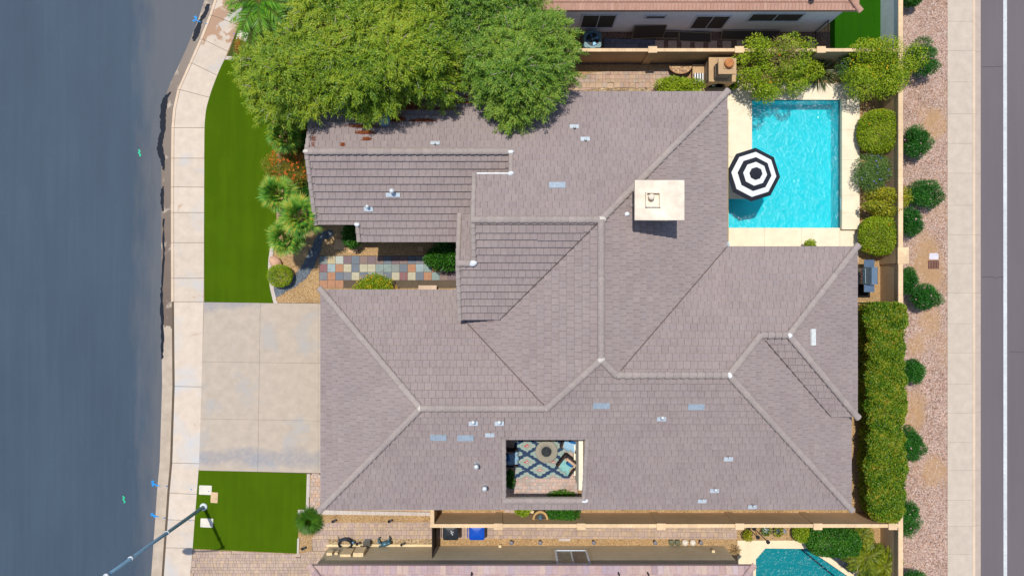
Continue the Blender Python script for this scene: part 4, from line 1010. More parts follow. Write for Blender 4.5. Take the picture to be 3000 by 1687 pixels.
# ============================================================= slate entry walk
SL = {'g':(136,146,142),'y':(196,180,136),'m':(190,198,184),'p':(122,96,102),'s':(104,116,130),'b':(136,112,104),'r':(140,84,86),'l':(158,178,182),'c':(196,188,158),'o':(184,128,88),'w':(202,200,186),'k':(124,126,132),'t':(138,160,154)}
def slate(ch_):
    n_ = 'slate_'+ch_
    if n_ in MATS: return MATS[n_]
    m, t, p = nodes(n_); pos = wpos(t); col = C(*SL[ch_])
    c = ramp(t, noise(t, pos, 5, 6, .7, .8), [(.25, tuple(q*.75 for q in col[:3])+(1,)), (.5, col), (.8, tuple(min(.95,q*1.2) for q in col[:3])+(1,))])
    f = ramp(t, noise(t, pos, 2.6, 4, .6, 1.0), [(.60,(0,0,0,1)),(.68,(1,1,1,1))]); c = mixc(t, mth(t,'MULTIPLY',f,.65), c, C(196,116,66) if ch_ in 'omcywb' else C(120,116,120))
    t.links.new(c, p.inputs['Base Color']); p.inputs['Roughness'].default_value = .6; bump(t, p, noise(t, pos, 14, 5), .5, .01); MATS[n_] = m; return m
walk = struct(MB().prism([xy(935,749), xy(1400,749), xy(1400,844), xy(935,844)], 0, .012), 'entry_walk', JOINT)
for r_, rowc in enumerate(('gympsbpbspbskbskbss', 'rlocsccttgsoltowsksc', 'koskcstgscrcsotbpcks', 'ooo')):
    for k, ch_ in enumerate(rowc):
        a = xy(936+k*23.5, 750+r_*23.6); g_ = .008
        MB().box(a[0]+g_, a[1]-23.6*.018+g_, .0, a[0]+23.5*.018-g_, a[1]-g_, .026+random.uniform(0,.003)).make('slate_tile', slate(ch_), walk, wloc=(a[0], a[1], 0))
struct(MB().sheet([xy(1330,640), xy(1480,640), xy(1480,940), xy(1330,940)], .008), 'porch_floor', plain('porch_concrete', C(196,176,152)))
# ============================================================= courtyard
cp = struct(MB().sheet([(-.6,-11.2),(3.5,-11.2),(3.5,-6.6),(-.6,-6.6)], .006), 'courtyard_floor', JOINT)
COURT = [plain('paver_court', C(222,192,176), .85, var=.1, isl=.12), plain('paver_court_grey', C(206,190,180), .85, var=.1, isl=.1)]
lay('paver', cp, [(-.58,-11.1),(3.46,-11.1),(3.46,-6.62),(-.58,-6.62)], .21, .15, .024, .018, COURT, 0, .008, .5, 300, rows=[.15,.2])
cw = thing('courtyard_wall', 'cream stepped wall lining the sunny side of the courtyard with the rug', 'wall', (3.42,-8.6,0))
MB().box(3.30,-10.0,0,3.517,-6.7,2.2).make('wall_panel', plain('court_white', C(250,240,218,.9), .9, var=.04), cw); MB().box(3.22,-9.75,0,3.298,-6.7,.5).make('wall_ledge', MATS['court_white'], cw)
# rug
def rugmat():
    m, t, p = nodes('rug_pattern'); pos = wpos(t); sp = t.nodes.new('ShaderNodeSeparateXYZ'); t.links.new(pos, sp.inputs[0])
    x_, y_ = sp.outputs[0], sp.outputs[1]; cx_, cy_ = at(1543,1352)[:2]; PX, PY = 1.385, .845
    def cell(ox, oy):
        u = mth(t,'SUBTRACT',mth(t,'FRACT',mth(t,'ADD',mth(t,'DIVIDE',mth(t,'SUBTRACT',x_,cx_+ox),PX),20.5)),.5)
        v = mth(t,'SUBTRACT',mth(t,'FRACT',mth(t,'ADD',mth(t,'DIVIDE',mth(t,'SUBTRACT',y_,cy_+oy),PY),20.5)),.5)
        au, av = mth(t,'ABSOLUTE',u), mth(t,'ABSOLUTE',v)
        return mth(t,'ADD',au,av), u, v
    d1, u1, v1 = cell(0,0); d2, u2, v2 = cell(PX/2,PY/2)
    d = mth(t,'MINIMUM',d1,d2)
    wob = mth(t,'MULTIPLY',mth(t,'ADD',mth(t,'SINE',mth(t,'MULTIPLY',x_,36)),mth(t,'SINE',mth(t,'MULTIPLY',y_,46))),.022)
    dw = mth(t,'ADD',d,wob)
    inner = ramp(t, dw, [(0,C(220,208,200)),(.05,C(196,96,92)),(.10,C(190,178,166)),(.17,C(152,184,174)),(.25,C(196,190,178)),(.31,C(156,186,178)),(.385,C(50,72,108,.7))])
    nv = t.nodes['Principled BSDF']; e = [n_ for n_ in t.nodes if n_.type == 'VALTORGB'][-1]; e.color_ramp.interpolation = 'CONSTANT'
    c = mixc(t, 1.0, inner, ramp(t, noise(t,pos,70,2), [(.3,(.86,.86,.86,1)),(.7,(1.08,1.08,1.08,1))]), 'MULTIPLY')
    t.links.new(c, p.inputs['Base Color']); p.inputs['Roughness'].default_value = .95; return m
x0, y1 = at(1507,1262)[:2]; x1, y0 = at(1669,1400)[:2]
solo(MB().box(x0,y0,.028,x1,y1,.038), 'area_rug', rugmat(), 'navy and aqua diamond patterned outdoor rug in the courtyard', 'rug')
c = at(1601,1323,.42); STONE = plain('fire_stone', C(176,168,152,.75), .85, var=.1, scale=20)
ft = thing('fire_table', 'round grey stone fire table with dark centre on the patterned rug', 'fire table', (c[0],c[1],.038))
MB().lathe((c[0],c[1],.038), [(.42,0),(.44,.05),(.44,.32),(.57,.33),(.58,.36),(.58,.39),(.56,.405),(.275,.405),(.27,.37),(0,.37)], 36).make('table_body', STONE, ft, True)
MB().lathe((c[0],c[1],.405), [(.268,0),(.26,.012),(0,.018)], 28).make('burner_bed', gravelmat('lava_glass', [C(22,30,40,.6),C(44,56,68,.6),C(80,92,100,.7),C(30,40,50,.6)], 30), ft)
WICK = plain('dark_wicker', C(62,50,52,.6), .7, var=.25, scale=50, b=.006); CUSH = plain('tan_cushion', C(214,184,156,.8), .95, var=.05, b=.004); BLUC = plain('blue_pillow', C(34,108,176,.75), .9, var=.12); AQUA = plain('aqua_throw', C(142,200,196,.8), .95, var=.1); PALEB = plain('pale_blue_throw', C(160,200,226,.8), .95, var=.08)
def armchair(label, px, py, ang, throw):
    c = at(px, py, .5); z = .03
    t = thing('armchair', label, 'armchair', (c[0], c[1], z)); M_ = Matrix.Translation((c[0],c[1],0)) @ Matrix.Rotation(ang,4,'Z')
    def bx(q, x_, y_, zc, sx, sy, sz): v = M_ @ Vector((x_,y_,zc)); q.obox(v, (sx,sy,sz), ang); return q
    f = MB(); bx(f,0,0,z+.16,.76,.72,.2); f.make('frame', WICK, t)
    for s_ in (-1,1): bx(MB(), s_*.40,-.01,z+.32,.09,.80,.58).make('armrest', WICK, t)
    bx(MB(),0,.39,z+.44,.72,.10,.82).make('backrest', WICK, t)
    v = M_ @ Vector((0,-.06,z+.27)); MB().rbox(v,(.68,.68,.16),.08,ang,3,1,.03).make('seat_cushion', CUSH, t, True)
    v = M_ @ Vector((0,.27,z+.42)); MB().rbox(v,(.66,.15,.40),.06,ang,3,.96,.02).make('back_cushion', CUSH, t, True)
    v = M_ @ Vector((.05,.12,z+.48)); q = MB(); q.rbox(v,(.42,.20,.20),.08,ang+.15,3,.85,.03); q.make('pillow', BLUC, t, True)
    if throw:
        q = MB(); nx, ny = 9, 7; V = []
        for i in range(nx):
            for j in range(ny):
                a = -.34+.62*i/(nx-1); d_ = -.46+.55*j/(ny-1); zz = z+.485+.02*math.sin(i*1.7+j)+.012*math.sin(j*2.9) - (.16 if j == 0 else 0)
                V.append(M_ @ Vector((a+.05*math.sin(j), d_+.04*math.sin(i*1.3), zz)))
        q.add(V, [(i*ny+j,(i+1)*ny+j,(i+1)*ny+j+1,i*ny+j+1) for i in range(nx-1) for j in range(ny-1)]); q.make('throw_blanket', throw, t, True)
    return t
armchair('dark wicker armchair with aqua throw and bright blue pillow on the rug corner', 1663, 1362, R(-38), AQUA)
armchair('wicker armchair with pale blue throw half under the courtyard eave', 1672, 1297, R(-118+98), PALEB)
armchair('armchair in deep shade between the courtyard wall and the rug', 1493, 1342, R(90), PALEB)
# ============================================================= BOUNDARY WALLS
WALLC = plain('block_wall_stucco', C(192,162,126,.9), .92, var=.06, scale=14, b=.004); WCAP = plain('wall_cap', C(238,206,164,.82), .9, var=.06, isl=.06)
WHITEW = plain('white_painted_wall', C(228,236,240,.9), .9, var=.04)
def capblocks(parent, x0, y0, x1, y1, z, ln=.395, th=.06):
    horiz = (x1-x0) > (y1-y0); L_ = (x1-x0) if horiz else (y1-y0); n = max(1, round(L_/ln)); st = L_/n; me = None
    for i in range(n):
        if horiz: q = (x0+i*st+.002, y0, x0+(i+1)*st-.002, y1)
        else: q = (x0, y0+i*st+.002, x1, y0+(i+1)*st-.002)
        if me is None:
            b_ = MB().box(0,0,0,q[2]-q[0],q[3]-q[1],th); me = bpy.data.meshes.new('cap_block'); me.from_pydata(b_.v,[],b_.f); me.materials.append(WCAP)
        link('cap_block', me, parent, (q[0], q[1], z+random.uniform(0,.003)))
def pier(parent, x, y, h, s_=.42, d_=.30):
    p_ = MB().box(x-s_/2+.02,y-d_/2+.02,0,x+s_/2-.02,y+d_/2-.02,h).make('pier', WALLC, parent); MB().box(x-s_/2-.01,y-d_/2-.01,h,x+s_/2+.01,y+d_/2+.01,h+.07).make('pier_cap', WCAP, p_)
EY0, EY1 = ybot+.2, ytop-.2
nw = thing('garden_wall', 'tan garden wall with cream cap between the back yard and the white neighbour house', 'garden wall', (7,11.9,0))
MB().box(-5.5,11.86,0,19.36,11.97,1.74).make('wall_panel', WALLC, nw)
NP = [at(p_,148,1.85)[0] for p_ in (1420,1660,1912,2166,2406)]
ends = [-5.5]+NP+[19.36]
for x in NP: pier(nw, x, 11.91, 1.80)
for i in range(len(ends)-1): capblocks(nw, ends[i]+(.22 if i else 0), 11.83, ends[i+1]-(.22 if i < len(ends)-2 else 0), 11.99, 1.74)
sw2 = thing('garden_wall', 'long tan garden wall with cream cap behind the fountain and the wheeled bins', 'garden wall', (7,-11.9,0))
SY = -11.90
MB().box(-4.05,SY-.06,0,19.36,SY+.06,1.74).make('wall_panel', WALLC, sw2); MB().box(-4.05,SY+.06,0,-3.93,-10.72,1.74).make('return_wall', WALLC, sw2); MB().box(-4.09,SY+.09,1.742,-3.90,-10.72,1.80).make('return_cap', WCAP, sw2)
SP = [at(p_,1541,1.85)[0] for p_ in (1460,1703,1937,2167,2396,2616)]
ends = [-4.1]+SP+[19.36]
for x in SP: pier(sw2, x, SY-.02, 1.80)
for i in range(len(ends)-1): capblocks(sw2, ends[i]+(.22 if i else 0), SY-.09, ends[i+1]-(.22 if i < len(ends)-2 else 0), SY+.088, 1.74)
ew = thing('garden_wall', 'long tan boundary wall with rounded cap beside the pink gravel verge', 'garden wall', (19.48,0,0))
MB().box(19.42,EY0,0,19.55,11.97,1.72).make('wall_panel', WALLC, ew); MB().box(19.42,11.972,0,19.55,EY1,1.72).make('painted_wall_panel', WHITEW, ew)
capblocks(ew, 19.37, EY0, 19.60, 1.22, 1.72); capblocks(ew, 19.37, 2.02, 19.60, EY1, 1.72)
y_a, y_b = at(0,775,1.9)[1], at(0,728,1.9)[1]
p_ = MB().box(19.36,1.24,0,19.86,2.0,1.80).make('pier', WALLC, ew)
MB().add([(19.33,1.21,1.80),(19.89,1.21,1.80),(19.89,2.03,1.80),(19.33,2.03,1.80),(19.61,1.62,1.97)], [(0,1,4),(1,2,4),(2,3,4),(3,0,4),(3,2,1,0)]).make('pier_cap', WCAP, p_)
# ============================================================= NEIGHBOUR HOUSES
def slopeface(parent, poly, k, mat, expo, tw, maxrow, limit, step=.035, eave='y', jit=.5, name='roof_tile'):
    bx, by = PL[k][1:]; sgn = 1 if by > 0 else -1
    rest_ = MB(); xs = [p[0] for p in poly]; ys = [p[1]*sgn for p in poly]; v0 = min(ys); cnt = 0
    lp = [(p[0], p[1]*sgn) for p in poly]; r_ = 0; v = v0; cache = {}
    while v < max(ys) and r_ < maxrow:
        u = min(xs) - tw*jit*(r_ % 2)
        while u < max(xs):
            q = clip(lp, u+.005, u+tw-.005, v, v+expo)
            if len(q) > 2 and parea(q) > .004:
                top = []; bot = []; dz = random.uniform(0,.005)
                for uu, vv in q:
                    y = vv*sgn; z = zp(k, uu, y); f = (vv-v)/expo; top.append((uu,y,z+.012+step*(1-f)+dz)); bot.append((uu,y,z-.01))
                n = len(q); fs = [tuple(range(n,2*n))]+[(j,(j+1)%n,(j+1)%n+n,j+n) for j in range(n)]
                if sgn < 0: fs = [f[::-1] for f in fs]
                if cnt < limit:
                    isf = parea(q) > .98*(tw-.01)*expo
                    o_ = top[0]
                    if isf and 'm' in cache: me = cache['m']; o_ = (u+.005, v*sgn, zp(k,u,v*sgn)+dz)
                    else:
                        if isf: o_ = (u+.005, v*sgn, zp(k,u,v*sgn)+dz)
                        me = bpy.data.meshes.new(name); me.from_pydata([(a_[0]-o_[0],a_[1]-o_[1],a_[2]-o_[2]) for a_ in bot+top], [], fs); me.materials.append(mat)
                        if isf: cache['m'] = me
                    link(name, me, parent, o_); cnt += 1
                else: rest_.add(bot+top, fs)
            u += tw
        v += expo; r_ += 1
    if rest_.v: o = rest_.make(name+'_field', mat, parent); o['kind'] = 'stuff'
PINKT = tilemat('pink_tile', [C(198,152,130,.72), C(208,162,140,.72), C(202,158,138,.72), C(214,170,148,.72)])
LILT = tilemat('lilac_tile', [C(184,158,160,.72), C(206,176,166,.74), C(196,168,170,.72), C(214,186,168,.74), C(188,166,174,.72), C(206,184,184,.76), C(200,166,158,.72), C(212,190,176,.74)])
GREYW = plain('white_stucco', C(238,238,240,.96), .9, var=.04, scale=20); OLIVE = plain('olive_stucco', C(206,190,158,.8), .9, var=.06, scale=20)
SCREEN = plain('sun_screen', C(84,76,70,.7), .8, var=.15, scale=60); WFRAME = plain('window_frame', C(226,230,234,.8), .5)
nh = thing('neighbour_house', 'white stucco house with pink tiled roof beyond the garden wall', 'house', (5,18,0))
MB().box(-9,13.49,0,16.18,24,3.15).make('wall', GREYW, nh)
plane('NH', 3.3, 0, .40, y0=13.27); plane('NHE', 3.3, -.40, 0, x0=16.64)
fp = [(-9.4,13.27),(16.64,13.27),(11.64,18.27),(-9.4,18.27)]
rb2 = MB(); n = 4
for k, po in (('NH',fp), ('NHE',[(16.64,13.27),(16.64,23.27),(11.64,18.27)])):
    n = len(po); rb2.add([(x,y,zp(k,x,y)) for x,y in po]+[(x,y,zp(k,x,y)-.15) for x,y in po], [tuple(range(n)),tuple(range(n,2*n))[::-1]]+[(i,i+n,(i+1)%n+n,(i+1)%n) for i in range(n)])
rf2 = rb2.make('roof', PINKT, nh); slopeface(rf2, fp, 'NH', PINKT, .34, .17, 8, 0, .045)
def caps2(parent, p, q, mat, me_w=.14, pitch=.40):
    p = Vector(p)+Vector((0,0,.03)); q = Vector(q)+Vector((0,0,.03)); d = q-p; L_ = d.length; d.normalize(); n_ = round(L_/pitch); st = L_/n_
    sd = d.cross(Vector((0,0,1))).normalized(); up = sd.cross(d); M_ = Matrix((sd,d,up)).transposed()
    me = capmesh(me_w,.42,.09); me.materials.clear(); me.materials.append(mat)
    for i in range(n_): o = link('hip_tile', me, parent, p+d*st*i); o.rotation_euler = M_.to_euler()
caps2(rf2, (16.68,13.23,3.3), (12.9,17.0,4.8), PINKT)
MB().lathe((14.2,13.75,3.5), [(.10,0),(.10,.25),(.15,.27),(.15,.33),(0,.38)], 12).make('roof_vent', plain('dark_vent', C(60,60,62,.6)), rf2, True)
def wpt(px, py, Yw):
    k = Yw/(843.5-py); return ((px-1500)*k, H-2000*k)
def window(parent, px0, px1, pyt, pyb, Yw, sgn, mat, mull=True, proud=.05):
    (xa, zb_), (xb, _) = wpt(px0, pyb, Yw), wpt(px1, pyb, Yw); zt = wpt(px0, pyt, Yw)[1]
    y0_, y1_ = Yw, Yw+sgn*proud; f = MB(); e = .08
    f.box(xa-e,y0_,zb_-e,xb+e,y1_,zb_); f.box(xa-e,y0_,zt,xb+e,y1_,zt+e); f.box(xa-e,y0_,zb_,xa,y1_,zt); f.box(xb,y0_,zb_,xb+e,y1_,zt)
    w_ = f.make('window', WFRAME, parent); hs = [(xa,(xa+xb)/2-.02),((xa+xb)/2+.02,xb)] if mull else [(xa,xb)]
    for a, c_ in hs: MB().box(a,Yw+sgn*.004,zb_,c_,Yw+sgn*.03,zt).make('pane', mat, w_)
    if mull: MB().box((xa+xb)/2-.02,Yw+sgn*.004,zb_,(xa+xb)/2+.02,Yw+sgn*.042,zt).make('mullion', WFRAME, w_)
for a in ((1701,1792,44,79,True),(1892,1946,46,52,False),(2021,2112,47,82,True),(2190,2335,40,60,True)): window(nh, a[0], a[1], a[2], a[3], 13.49, -1, SCREEN, a[4])
sh_ = thing('neighbour_house', 'olive stucco house with lilac and peach roof tiles beside the side path', 'house', (1,-18,0))
MB().box(-9.6,-24,0,11.16,-13.57,3.15).make('wall', OLIVE, sh_)
plane('SH', 3.3, 0, -.40, y0=-13.27)
fp = [(-9.68,-13.27),(11.56,-13.27),(6.56,-18.27),(-4.68,-18.27)]
rb2 = MB(); plane('SHE', 3.3, -.40, 0, x0=11.56); plane('SHW', 3.3, .40, 0, x0=-9.68)
for k, po in (('SH',fp), ('SHE',[(11.56,-13.27),(6.56,-18.27),(11.56,-23.2)]), ('SHW',[(-9.68,-13.27),(-9.68,-23.2),(-4.68,-18.27)])):
    n = len(po); rb2.add([(x,y,zp(k,x,y)) for x,y in po]+[(x,y,zp(k,x,y)-.15) for x,y in po], [tuple(range(n)),tuple(range(n,2*n))[::-1]]+[(i,i+n,(i+1)%n+n,(i+1)%n) for i in range(n)])
rf3 = rb2.make('roof', LILT, sh_); slopeface(rf3, fp, 'SH', LILT, .375, .297, 6, 290, .03)
caps2(rf3, (11.60,-13.23,3.3), (8.6,-16.2,4.5), LILT); caps2(rf3, (-9.72,-13.23,3.3), (-6.7,-16.2,4.5), LILT)
for px in (1812, 1898, 1382): x, y = at(px,1672,3.5)[:2]; MB().tube([(x,y-.1,3.4),(x,y-.1,3.75)], .045, 8).make('vent_pipe', plain('dark_pipe', C(70,60,62,.6)), rf3)
GLASSG = plain('green_glass', C(70,96,84,.6), .12, var=.25, scale=3, spec=.8)
def wpt2(px, py): k = 13.57/(py-843.5); return ((px-1500)*k, H-2000*k)
xa, zb_ = wpt2(1630,1614); xb = wpt2(1714,1614)[0]; zt = 2.45; f = MB(); Yw = -13.57
f.box(xa-.1,Yw,zb_-.1,xb+.1,Yw+.06,zb_); f.box(xa-.1,Yw,zb_,xa,Yw+.06,zt); f.box(xb,Yw,zb_,xb+.1,Yw+.06,zt); f.box(xa-.1,Yw,zt,xb+.1,Yw+.06,zt+.1); w_ = f.make('window', WFRAME, sh_)
xm = (xa+xb)/2; MB().box(xa,Yw+.004,zb_,xm-.03,Yw+.02,zt).make('pane', GLASSG, w_); MB().box(xm+.03,Yw+.004,zb_,xb,Yw+.02,zt).make('pane', plain('dark_glass', C(44,62,62,.5), .15, spec=.8), w_); MB().box(xm-.03,Yw+.004,zb_,xm+.03,Yw+.04,zt).make('mullion', WFRAME, w_)
MB().box(xa-.28,Yw+.002,zb_-.28,xb+.28,Yw+.018,zt+.3).make('window_surround', plain('surround', C(206,188,154,.72)), sh_)
# utilities on that wall
BOXC = plain('painted_box', C(240,216,170,.8), .6)
for a in ((962,978,1618,1626,.14),(984,993,1618,1624,.10),(1008,1038,1612,1630,.12),(1045,1074,1612,1630,.2)):
    xa, z0_ = wpt2(a[0],a[2]); xb = wpt2(a[1],a[2])[0]; z1_ = wpt2(a[0],a[3])[1]; MB().box(xa,Yw+.001,z0_,xb,Yw+a[4],z1_).make('meter_box', BOXC, sh_)
for px, py in ((1465,1600),(2088,1615)):
    xa, z0_ = wpt2(px,py); MB().box(xa-.07,Yw+.001,z0_,xa+.07,Yw+.12,z0_+.14).make('wall_box', BOXC, sh_)
MB().box(-9.75,-13.569,0,-4.2,-13.45,.14).make('wall_base', BOXC, sh_)
# ============================================================= SIDE YARD THINGS (north)
ACM = plain('condenser_metal', C(120,150,156,.7), .5, .3, var=.1); ACD = plain('condenser_dark', C(24,32,44,.6), .5); BLADE = plain('fan_blade', C(96,140,170,.7), .4, .4)
ac = thing('air_conditioner', 'round topped air conditioner condenser between the white house and the garden wall', 'air conditioner', (4.16,12.80,0))
cx, cy = 4.16, 12.80
MB().box(cx-.5,cy-.48,.004,cx+.5,cy+.48,.06).make('pad', plain('ac_pad', C(150,146,140,.7)), ac)
b = MB(); b.rbox((cx,cy,.06),(.94,.90,.74),.12); b.make('casing', ACM, ac)
for k in range(16): a = k/15-.5; MB().box(cx+a*.86-.012,cy-.475,.1,cx+a*.86+.012,cy-.45,.74).make('louvre', ACM, ac)
b = MB(); n = 28
for i in range(n):
    a0, a1 = 6.2832*i/n, 6.2832*(i+1)/n
    for r0, r1, z0_, z1_ in ((.36,.46,.80,.80),(.33,.36,.72,.80)): b.add([(cx+r0*math.cos(a0),cy+r0*math.sin(a0),z0_+.02),(cx+r1*math.cos(a0),cy+r1*math.sin(a0),z1_+.02),(cx+r1*math.cos(a1),cy+r1*math.sin(a1),z1_+.02),(cx+r0*math.cos(a1),cy+r0*math.sin(a1),z0_+.02)], [(0,1,2,3)])
b.make('fan_ring', ACM, ac); MB().lathe((cx,cy,.801), [(.34,0),(0,.004)], 24).make('fan_well', ACD, ac)
for k in range(4):
    a = k*1.571+.35; b = MB(); b.add([(cx+.05*math.cos(a),cy+.05*math.sin(a),.82),(cx+.32*math.cos(a-.30),cy+.32*math.sin(a-.30),.815),(cx+.32*math.cos(a+.32),cy+.32*math.sin(a+.32),.85)], [(0,1,2)]); b.make('fan_blade', BLADE, ac)
b = MB()
for k in range(7): a = k*.8976; b.tube([(cx,cy,.875),(cx+.37*math.cos(a),cy+.37*math.sin(a),.835)], .006, 4)
b.lathe((cx,cy,.86), [(.07,0),(.07,.02),(0,.03)], 12); b.make('fan_guard', ACM, ac)
FRM = plain('screen_frame', C(176,160,134,.7), .6)
def screen(label, x0, x1, yb, yt, z0_, zt, tw=0):
    t = thing('window_screen', label, 'window screen', ((x0+x1)/2, yb, z0_), None)
    A_, B_, C_, D_ = Vector((x0,yb,z0_)), Vector((x1,yb+tw,z0_)), Vector((x1,yt+tw,zt)), Vector((x0,yt,zt)); f = MB()
    for p, q in ((A_,B_),(B_,C_),(C_,D_),(D_,A_)): f.tube([p,q], .022, 4)
    f.make('frame', FRM, t); MB().add([A_,B_,C_,D_], [(0,1,2,3)]).make('mesh', SCREEN, t)
screen('framed sun screen leaning against the white wall beside the condenser', 6.3, 7.95, 13.12, 13.44, .03, .98, .05)
screen('dark sun screen lying propped between the condenser side and the stepping stones', 7.95, 8.75, 13.15, 13.40, .03, .30)
screen('long dark sun screen lying flat under the middle window', 8.8, 10.45, 13.0, 13.42, .04, .22, -.08)
screen('dark sun screen propped on the gravel next to the stepping stones and shrub', 11.0, 12.8, 13.08, 13.42, .04, .35)
screen('narrow dark sun screen behind the flowering shrub', 12.95, 14.0, 13.0, 13.42, .04, .35)
IRON = plain('black_iron', C(38,38,42,.6), .5, .4)
def railing(name, label, p, q, h, n):
    p, q = Vector(p), Vector(q); t = thing(name, label, 'fence', tuple(p.lerp(q,.5)))
    for z in (.12, h-.05): MB().tube([p+Vector((0,0,z)), q+Vector((0,0,z))], .018, 4).make('rail', IRON, t)
    for e in (p, q): MB().tube([e, e+Vector((0,0,h+.05))], .028, 4).make('post', IRON, t)
    for i in range(1, n): e = p.lerp(q, i/n); MB().tube([e+Vector((0,0,.06)), e+Vector((0,0,h))], .011, 4).make('bar', IRON, t)
railing('iron_gate', 'black iron gate between the white house corner and the garden wall', (15.95,12.05,0), (15.95,13.45,0), 1.6, 12)
railing('iron_fence', 'black iron fence between the house and the tall hedge beside the grill', (16.0,-.78,0), (19.40,-.78,0), 1.15, 26)
# ============================================================= OUTDOOR FIREPLACE
FST = plain('stacked_stone', C(178,158,134,.68), .9, var=.25, scale=9, b=.02); FTOP = plain('fire_cap_stone', C(214,178,134,.74), .88, var=.08, scale=6)
fp_ = thing('outdoor_fireplace', 'stepped tan stone outdoor fireplace with arched firebox and side benches', 'fireplace', (10.6,11.05,0))
MB().box(10.03,10.55,0,10.32,11.66,1.28).make('side_wall', FST, fp_); MB().box(11.05,10.55,0,11.32,11.66,1.28).make('side_wall', FST, fp_); MB().box(10.32,11.3,0,11.05,11.66,1.28).make('back_wall', FST, fp_)
b = MB(); pts = [(10.03,0),(10.25,0),(10.25,.45)] + [(10.675-.425*math.cos(a),.45+.42*math.sin(a)) for a in np.linspace(.15,2.99,9)] + [(11.1,.45),(11.1,0),(11.32,0),(11.32,1.28),(10.03,1.28)]; n = len(pts)
b.add([(x,10.50,z) for x,z in pts]+[(x,10.56,z) for x,z in pts], [tuple(range(n)),tuple(range(n,2*n))[::-1]]+[(i,i+n,(i+1)%n+n,(i+1)%n) for i in range(n)]); b.make('arched_front', FTOP, fp_)
MB().box(10.32,10.56,0,11.05,11.3,.02).make('firebox_floor', ACD, fp_)
MB().box(9.99,10.46,1.282,11.36,11.69,1.36).make('mantel_slab', FTOP, fp_)
rg = random.Random(3); z = 1.362
for k in range(7):
    h_ = .135; b = MB().box(10.24+rg.uniform(-.03,.03),10.60+rg.uniform(-.03,.02),z,10.96+rg.uniform(-.03,.03),11.22,z+h_-.006); b.make('chimney_course', FST, fp_); z += h_
ch2 = MB().box(10.16,10.52,z,11.04,11.29,z+.09).make('chimney_slab', FTOP, fp_)
TERRA = plain('terracotta', C(206,134,78,.75), .8, var=.12)
pc = at(2136,186,z+.2); MB().box(pc[0]-.24,pc[1]-.24,z+.09,pc[0]+.24,pc[1]+.24,z+.13).make('pot_base', FTOP, fp_); MB().lathe((pc[0],pc[1],z+.13), [(.20,0),(.235,.06),(.235,.12),(.21,.17),(.15,.19),(0,.18)], 24).make('chimney_pot', TERRA, fp_, True)
for a, c_, d_, e_ in ((9.40,10.0,10.62,11.62),(11.35,11.95,10.62,11.5)):
    MB().box(a+.03,d_+.03,0,c_-.03,e_-.02,.40).make('bench_base', FST, fp_); MB().box(a,d_,.402,c_,e_,.47).make('bench_slab', FTOP, fp_)
MB().box(10.0,10.06,.02,11.36,10.49,.20).make('hearth', FTOP, fp_)
def stripes():
    m, t, p = nodes('stripe_fabric'); sp = t.nodes.new('ShaderNodeSeparateXYZ'); t.links.new(wpos(t), sp.inputs[0])
    f = mth(t,'GREATER_THAN',mth(t,'FRACT',mth(t,'MULTIPLY',sp.outputs[0],7.6)),.52); t.links.new(mixc(t,f,(.75,.75,.74,1),(.02,.025,.04,1)), p.inputs['Base Color']); p.inputs['Roughness'].default_value = .9; return m
STR = stripes()
solo(MB().rbox((9.70,10.90,.472),(.52,.50,.10),.06,0,3,1,.02), 'seat_cushion', STR, 'striped cushion on the fireplace bench beside the round leafy bush', 'cushion', smooth=True)
solo(MB().rbox((11.66,10.88,.472),(.50,.50,.10),.06,0,3,1,.02), 'seat_cushion', STR, 'striped cushion on the fireplace bench beside the blossoming shrub', 'cushion', smooth=True)
# half-round mosaic table
def mosaic():
    m, t, p = nodes('mosaic'); pos = wpos(t); sep = t.nodes.new('ShaderNodeSeparateColor'); t.links.new(voro(t,pos,16), sep.inputs[0])
    c = ramp(t, sep.outputs[0], [(0,C(120,50,40)),(.2,C(214,176,110)),(.45,C(150,80,50)),(.6,C(226,196,140)),(.8,C(170,110,60)),(1,C(96,60,50))]); t.links.new(c, p.inputs['Base Color']); return m
c = at(1994,193,.5); mt = thing('mosaic_table', 'half round mosaic topped table against the garden wall', 'table', (c[0],c[1],0)); r_ = .55
MB().prism([(c[0]+r_*math.cos(a), c[1]-.72*r_*math.sin(a)) for a in np.linspace(0,math.pi,18)], .46, .50).make('table_top', mosaic(), mt)
b = MB(); A_ = np.linspace(0,math.pi,18)
for i in range(17):
    q = [(c[0]+rr*math.cos(a), c[1]-.72*rr*math.sin(a)) for rr, a in ((r_,A_[i]),(r_+.05,A_[i]),(r_+.05,A_[i+1]),(r_,A_[i+1]))]; b.prism(q,.45,.515)
b.make('table_rim', plain('rim_stone', C(186,140,100,.7)), mt)
for dx_ in (-.35,.35): MB().box(c[0]+dx_-.05,c[1]-.2,0,c[0]+dx_+.05,c[1]-.05,.45).make('leg', IRON, mt)
